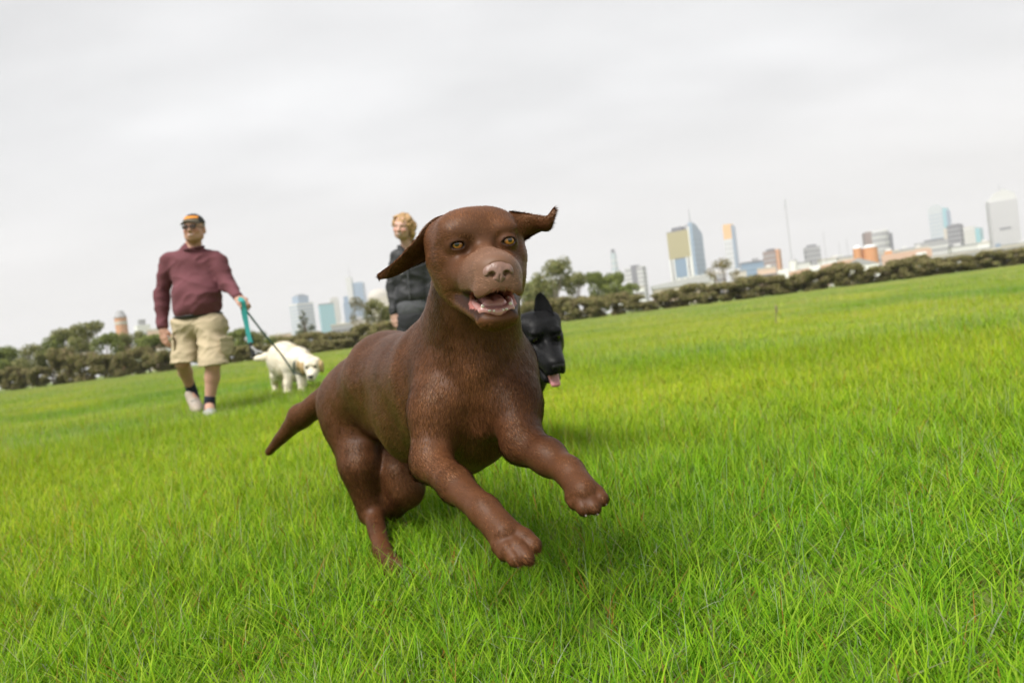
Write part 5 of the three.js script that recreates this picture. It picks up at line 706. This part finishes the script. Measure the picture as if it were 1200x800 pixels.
{ // the woman
  const w = thing('person', 'person with curly fair hair in black zipped jacket and dark trousers', 'person');
  const HF = frame([-0.8582, 1.4501, -6.1855], [-0.20, -0.10, 1], [0.17, 1, 0], 0.98), fc = [0.55, 0.34, 0.27];
  const tone = (x, y, z) => mul(fc, 0.97 + 0.14 * fbm(x * 30, y * 30, z * 30, 2));
  const g = [skin([...humanHead(HF, { jaw: 0.9 }), cap([-0.8549, 1.3644, -6.2435], [-0.8293, 1.2403, -6.2805], 0.050, 0.058, 0.03)], 0.0048, faceColour(HF, fc))];
  g.push(skin([cap([-0.8293, 1.2403, -6.2805], [-0.8828, 0.6322, -6.2761], 0.065, 0.08, 0.05), cap([-0.9568, 1.2157, -6.2699], [-1.0346, 0.9354, -6.2833], 0.042, 0.036, 0.02), cap([-1.0346, 0.9354, -6.2833], [-1.0417, 0.6827, -6.2273], 0.036, 0.026, 0.02), cap([-0.6953, 1.1763, -6.279], [-0.6789, 0.8837, -6.2921], 0.042, 0.036, 0.02), cap([-0.6789, 0.8837, -6.2921], [-0.7176, 0.6424, -6.2263], 0.036, 0.026, 0.02),
    cap([-0.9411, 0.6079, -6.2755], [-0.9586, 0.2807, -6.2177], 0.08, 0.055, 0.03), cap([-0.9586, 0.2807, -6.2177], [-0.9766, -0.0222, -6.2906], 0.052, 0.034, 0.02), cap([-0.808, 0.5992, -6.2753], [-0.8086, 0.2808, -6.1477], 0.08, 0.055, 0.03), cap([-0.8086, 0.2808, -6.1477], [-0.8197, -0.0248, -6.1105], 0.052, 0.034, 0.02)], 0.010, tone));
  g.push(skin(hand([-1.0407, 0.6905, -6.2275], [0.06, -1, 0.1], [-0.6, 0.1, 1], -1, 0.7, 0.98), 0.0042, tone), skin(hand([-0.7167, 0.6501, -6.2265], [0, -1, 0.1], [0.6, 0.1, 1], 1, 0.7, 0.98), 0.0042, tone));
  part('body', join(g), skinMat, w);
  const blk = cloth([0.022, 0.023, 0.026], 0.65);
  const j = part('jacket', skin([ell([-0.8447, 1.053, -6.2761], [0.165, 0.215, 0.120], 0.05), ell([-0.8576, 0.8344, -6.2809], [0.165, 0.15, 0.125], 0.05), cap([-0.936, 1.2063, -6.2797], [-0.7186, 1.1792, -6.2791], 0.062, 0.062, 0.05), cap([-0.8235, 1.2869, -6.2816], [-0.838, 1.1704, -6.2789], 0.068, 0.085, 0.04), plane([0, [-0.8718, 0.7726, -6.2694][1], 0], [0, -1, 0], 0.02),
    cap([-0.951, 1.1993, -6.2695], [-1.0346, 0.9354, -6.2833], 0.062, 0.054, 0.03), cap([-1.0346, 0.9354, -6.2833], [-1.0398, 0.6982, -6.2276], 0.054, 0.040, 0.03), cap([-0.705, 1.1618, -6.2787], [-0.6789, 0.8837, -6.2921], 0.062, 0.054, 0.03), cap([-0.6789, 0.8837, -6.2921], [-0.7148, 0.6655, -6.2269], 0.054, 0.040, 0.03), minus(ell([-0.8327, 1.293, -6.1918], [0.046, 0.075, 0.085], 0.012))], 0.0068, weave(0.2, 120), folds(0.010, 11)), blk, w);
  // turned-up collar, zip and hem band
  part('collar', skin([cap([-0.8963, 1.2577, -6.2209], [-0.8729, 1.1697, -6.1488], 0.014, 0.012, 0.01), cap([-0.8963, 1.2577, -6.2209], [-0.9254, 1.2917, -6.2817], 0.014, 0.014, 0.01), cap([-0.9254, 1.2917, -6.2817], [-0.8474, 1.3061, -6.3521], 0.014, 0.014, 0.01), cap([-0.7678, 1.235, -6.2304], [-0.8139, 1.1469, -6.1483], 0.014, 0.012, 0.01), cap([-0.7678, 1.235, -6.2304], [-0.7579, 1.2653, -6.3011], 0.014, 0.014, 0.01), cap([-0.7579, 1.2653, -6.3011], [-0.8474, 1.3061, -6.3521], 0.014, 0.014, 0.01)], 0.005, weave(0.2)), blk, j);
  part('zip', tube([[-0.8493, 1.1354, -6.143], [-0.8559, 0.9897, -6.1395], [-0.8651, 0.7982, -6.14]], 0.005, 20, 6), M(0.12, 0.12, 0.13, 0.4, { metalness: 0.6 }), j);
  part('emblem', (() => { const s2 = new THREE.SphereGeometry(0.011, 12, 8); s2.scale(1, 0.8, 0.5); s2.translate(...[-0.9188, 1.0376, -6.1607]); return s2; })(), M(0.65, 0.65, 0.65, 0.5), j);
  part('shirt', skin([ell([-0.8683, 0.7172, -6.2781], [0.164, 0.130, 0.126], 0.03), plane([0, [-0.8819, 0.64, -6.2763][1], 0], [0, -1, 0], 0.01)], 0.0075, weave(0.2), folds(0.006, 14)), cloth([0.075, 0.078, 0.085]), w);
  part('trousers', skin([ell([-0.877, 0.6157, -6.2757], [0.162, 0.14, 0.128], 0.04), cap([-0.945, 0.5768, -6.2748], [-0.9586, 0.2807, -6.2177], 0.092, 0.066, 0.03), cap([-0.9586, 0.2807, -6.2177], [-0.9731, -0.0058, -6.281], 0.064, 0.048, 0.02), cap([-0.8128, 0.5603, -6.2744], [-0.8086, 0.2808, -6.1477], 0.092, 0.066, 0.03), cap([-0.8086, 0.2808, -6.1477], [-0.8178, -0.0096, -6.1108], 0.064, 0.048, 0.02)], 0.0085, weave(0.2), folds(0.008, 12)), cloth([0.020, 0.021, 0.024]), w);
  for (const [a, b] of [[[-0.9838, -0.0331, -6.3303], [-0.9383, -0.0485, -6.1099]], [[-0.826, -0.0355, -6.1502], [-0.7854, -0.0495, -5.9298]]]) part('shoe', skin([cap(a, b, 0.045, 0.036, 0.02)], 0.007, () => [1, 1, 1]), cloth([0.05, 0.05, 0.05]), w);
  // hair: tied back, loose curls at the side
  const A = HF.at, hair = [ell(A(0, 0.040, -0.028), [0.084, 0.088, 0.098], 0.02, HF.basis), minus(ell(A(-0.004, -0.040, 0.085), [0.068, 0.092, 0.085], 0.012, HF.basis)), ell(A(0.030, -0.010, -0.10), [0.060, 0.070, 0.045], 0.03, HF.basis), cap(A(0.076, 0.030, 0.0), A(0.086, -0.060, -0.03), 0.020, 0.022, 0.02), cap(A(0.086, -0.060, -0.03), A(0.078, -0.105, -0.045), 0.022, 0.010, 0.02), cap(A(0.060, 0.085, -0.01), A(0.098, 0.010, -0.04), 0.030, 0.026, 0.02), cap(A(0.098, 0.010, -0.04), A(0.092, -0.080, -0.05), 0.026, 0.012, 0.02), cap(A(-0.055, 0.080, 0.045), A(-0.080, 0.02, 0.01), 0.018, 0.012, 0.02)];
  const hg = skin(hair, 0.005, (x, y, z) => mul([1, 1, 1], 1 + 0.7 * fbm(x * 70, y * 70, z * 70, 2)), (x, y, z) => 0.022 * fbm(x * 42, y * 42, z * 42, 2));
  const hm = part('hair', hg, cloth([0.40, 0.24, 0.105], 0.6), w);
}
{ // the lead: a cord from the hand to the white dog's collar, and the spare loop hanging from the hand
  const hd = [-2.1959, 0.917, -5.6727];
  const lead = thing('dog_lead', 'teal dog lead running from hand to white dog, webbing loop hanging', 'lead');
  part('cord', tube([hd, [-2.1987, 0.8625, -5.7614], [-2.2405, 0.6436, -6.2564], [-2.2436, 0.4376, -6.6516], [-2.2295, 0.2322, -6.9168]], 0.0085, 60, 8), M(0.012, 0.10, 0.095, 0.6), lead);
  const webbing = M(0.035, 0.33, 0.33, 0.65);
  const strip = (pts, w, t) => { const c = new THREE.CatmullRomCurve3(pts.map(V)), P = [], ix = [], n = 30; for (let i = 0; i <= n; i++) { const p = c.getPoint(i / n).toArray(), d = nrm(sub(c.getPoint(Math.min(1, i / n + 0.02)).toArray(), c.getPoint(Math.max(0, i / n - 0.02)).toArray())), s = nrm(cross(d, [0.25, 0, 1])), f = cross(s, d); for (const [a, b] of [[-1, -1], [1, -1], [1, 1], [-1, 1]]) P.push(...add(p, add(mul(s, a * w / 2), mul(f, b * t / 2)))); if (i) for (let k = 0; k < 4; k++) { const a = (i - 1) * 4 + k, b = (i - 1) * 4 + (k + 1) % 4; ix.push(a, b, a + 4, b, b + 4, a + 4); } } const g = new THREE.BufferGeometry(); g.setAttribute('position', new THREE.Float32BufferAttribute(P, 3)); g.setIndex(ix); const h = g.toNonIndexed(); h.computeVertexNormals(); return h; };
  part('webbing_loop', join([strip([[-2.2021, 0.9455, -5.6534], [-2.1612, 0.9254, -5.6329], [-2.1636, 0.8554, -5.6512], [-2.1677, 0.7139, -5.6679], [-2.1609, 0.5702, -5.6745]], 0.036, 0.006), strip([[-2.1948, 0.9032, -5.6924], [-2.1951, 0.8176, -5.7003], [-2.1812, 0.6725, -5.7069], [-2.158, 0.5693, -5.6944]], 0.030, 0.006)]), webbing, lead);
  part('clip', skin([cap([-2.1612, 0.57, -5.6844], [-2.163, 0.5273, -5.6834], 0.017, 0.013, 0.01), cap([-2.163, 0.5273, -5.6834], [-2.1488, 0.4683, -5.682], 0.015, 0.018, 0.012)], 0.004, null), M(0.02, 0.02, 0.022, 0.4), lead);
  part('strap_end', tube([[-2.1539, 0.5408, -5.6738], [-2.1158, 0.5007, -5.6628], [-2.0684, 0.4806, -5.6623]], 0.012, 16, 6), M(0.30, 0.29, 0.29, 0.6), lead);
  const col = thing('dog_collar', 'narrow dark collar round the white dog\'s neck under its ear', 'collar');
  const c = [-2.1668, 0.3051, -7.0285], N = nrm(sub([-2.057, 0.2842, -6.858], [-2.2784, 0.3362, -7.1993]));
  const t = new THREE.TorusGeometry(0.098, 0.008, 8, 40); t.scale(1, 1, 1.4); t.applyQuaternion(new THREE.Quaternion().setFromUnitVectors(new THREE.Vector3(0, 0, 1), V(N))); t.translate(...c); part('band', t, M(0.02, 0.06, 0.06, 0.6), col);
  part('buckle_ring', (() => { const q = new THREE.TorusGeometry(0.016, 0.004, 8, 18); q.translate(...[-2.2327, 0.2319, -6.9268]); return q; })(), M(0.5, 0.5, 0.5, 0.3, { metalness: 1 }), col);
}

// ---------------------------------------------------------------- stalks standing in the grass
{
  const straw = M(0.62, 0.55, 0.36, 0.8), weed = M(0.20, 0.17, 0.09, 0.9);
  const s = thing('straw_stalk', 'pale broken straw lying across the grass right of the brown dog', 'straw');
  part('stem', tube([[0.9339, -0.0888, -3.1881], [0.9533, -0.1275, -3.1872], [0.9727, -0.1662, -3.1863]], 0.006, 12, 6), straw, s); part('broken_end', tube([[0.9727, -0.1662, -3.1863], [0.9861, -0.188, -3.1858], [0.9826, -0.2158, -3.1851]], 0.005, 8, 6), straw, s);
  for (const [a, b, c, l] of [[[3.4078, -0.3466, -8.9836], [3.4593, -0.0244, -8.9913], [3.5136, 0.2296, -8.9973], 'tall thin brown seed stalk rising from the open grass'], [[2.0682, -0.1798, -8.9876], [2.0932, -0.0696, -8.9902], [2.0778, -0.011, -8.9916], 'short pale seed stalk rising from the open grass']]) {
    const t = thing('seed_stalk', l, 'weed'); part('stem', tube([[a[0], 0, a[2]], b, c], 0.006, 12, 5), weed, t); const h = new THREE.SphereGeometry(1, 8, 6); h.scale(0.014, 0.06, 0.014); h.translate(...c); part('seed_head', h, weed, t);
  }
}

renderer.render(scene, camera);
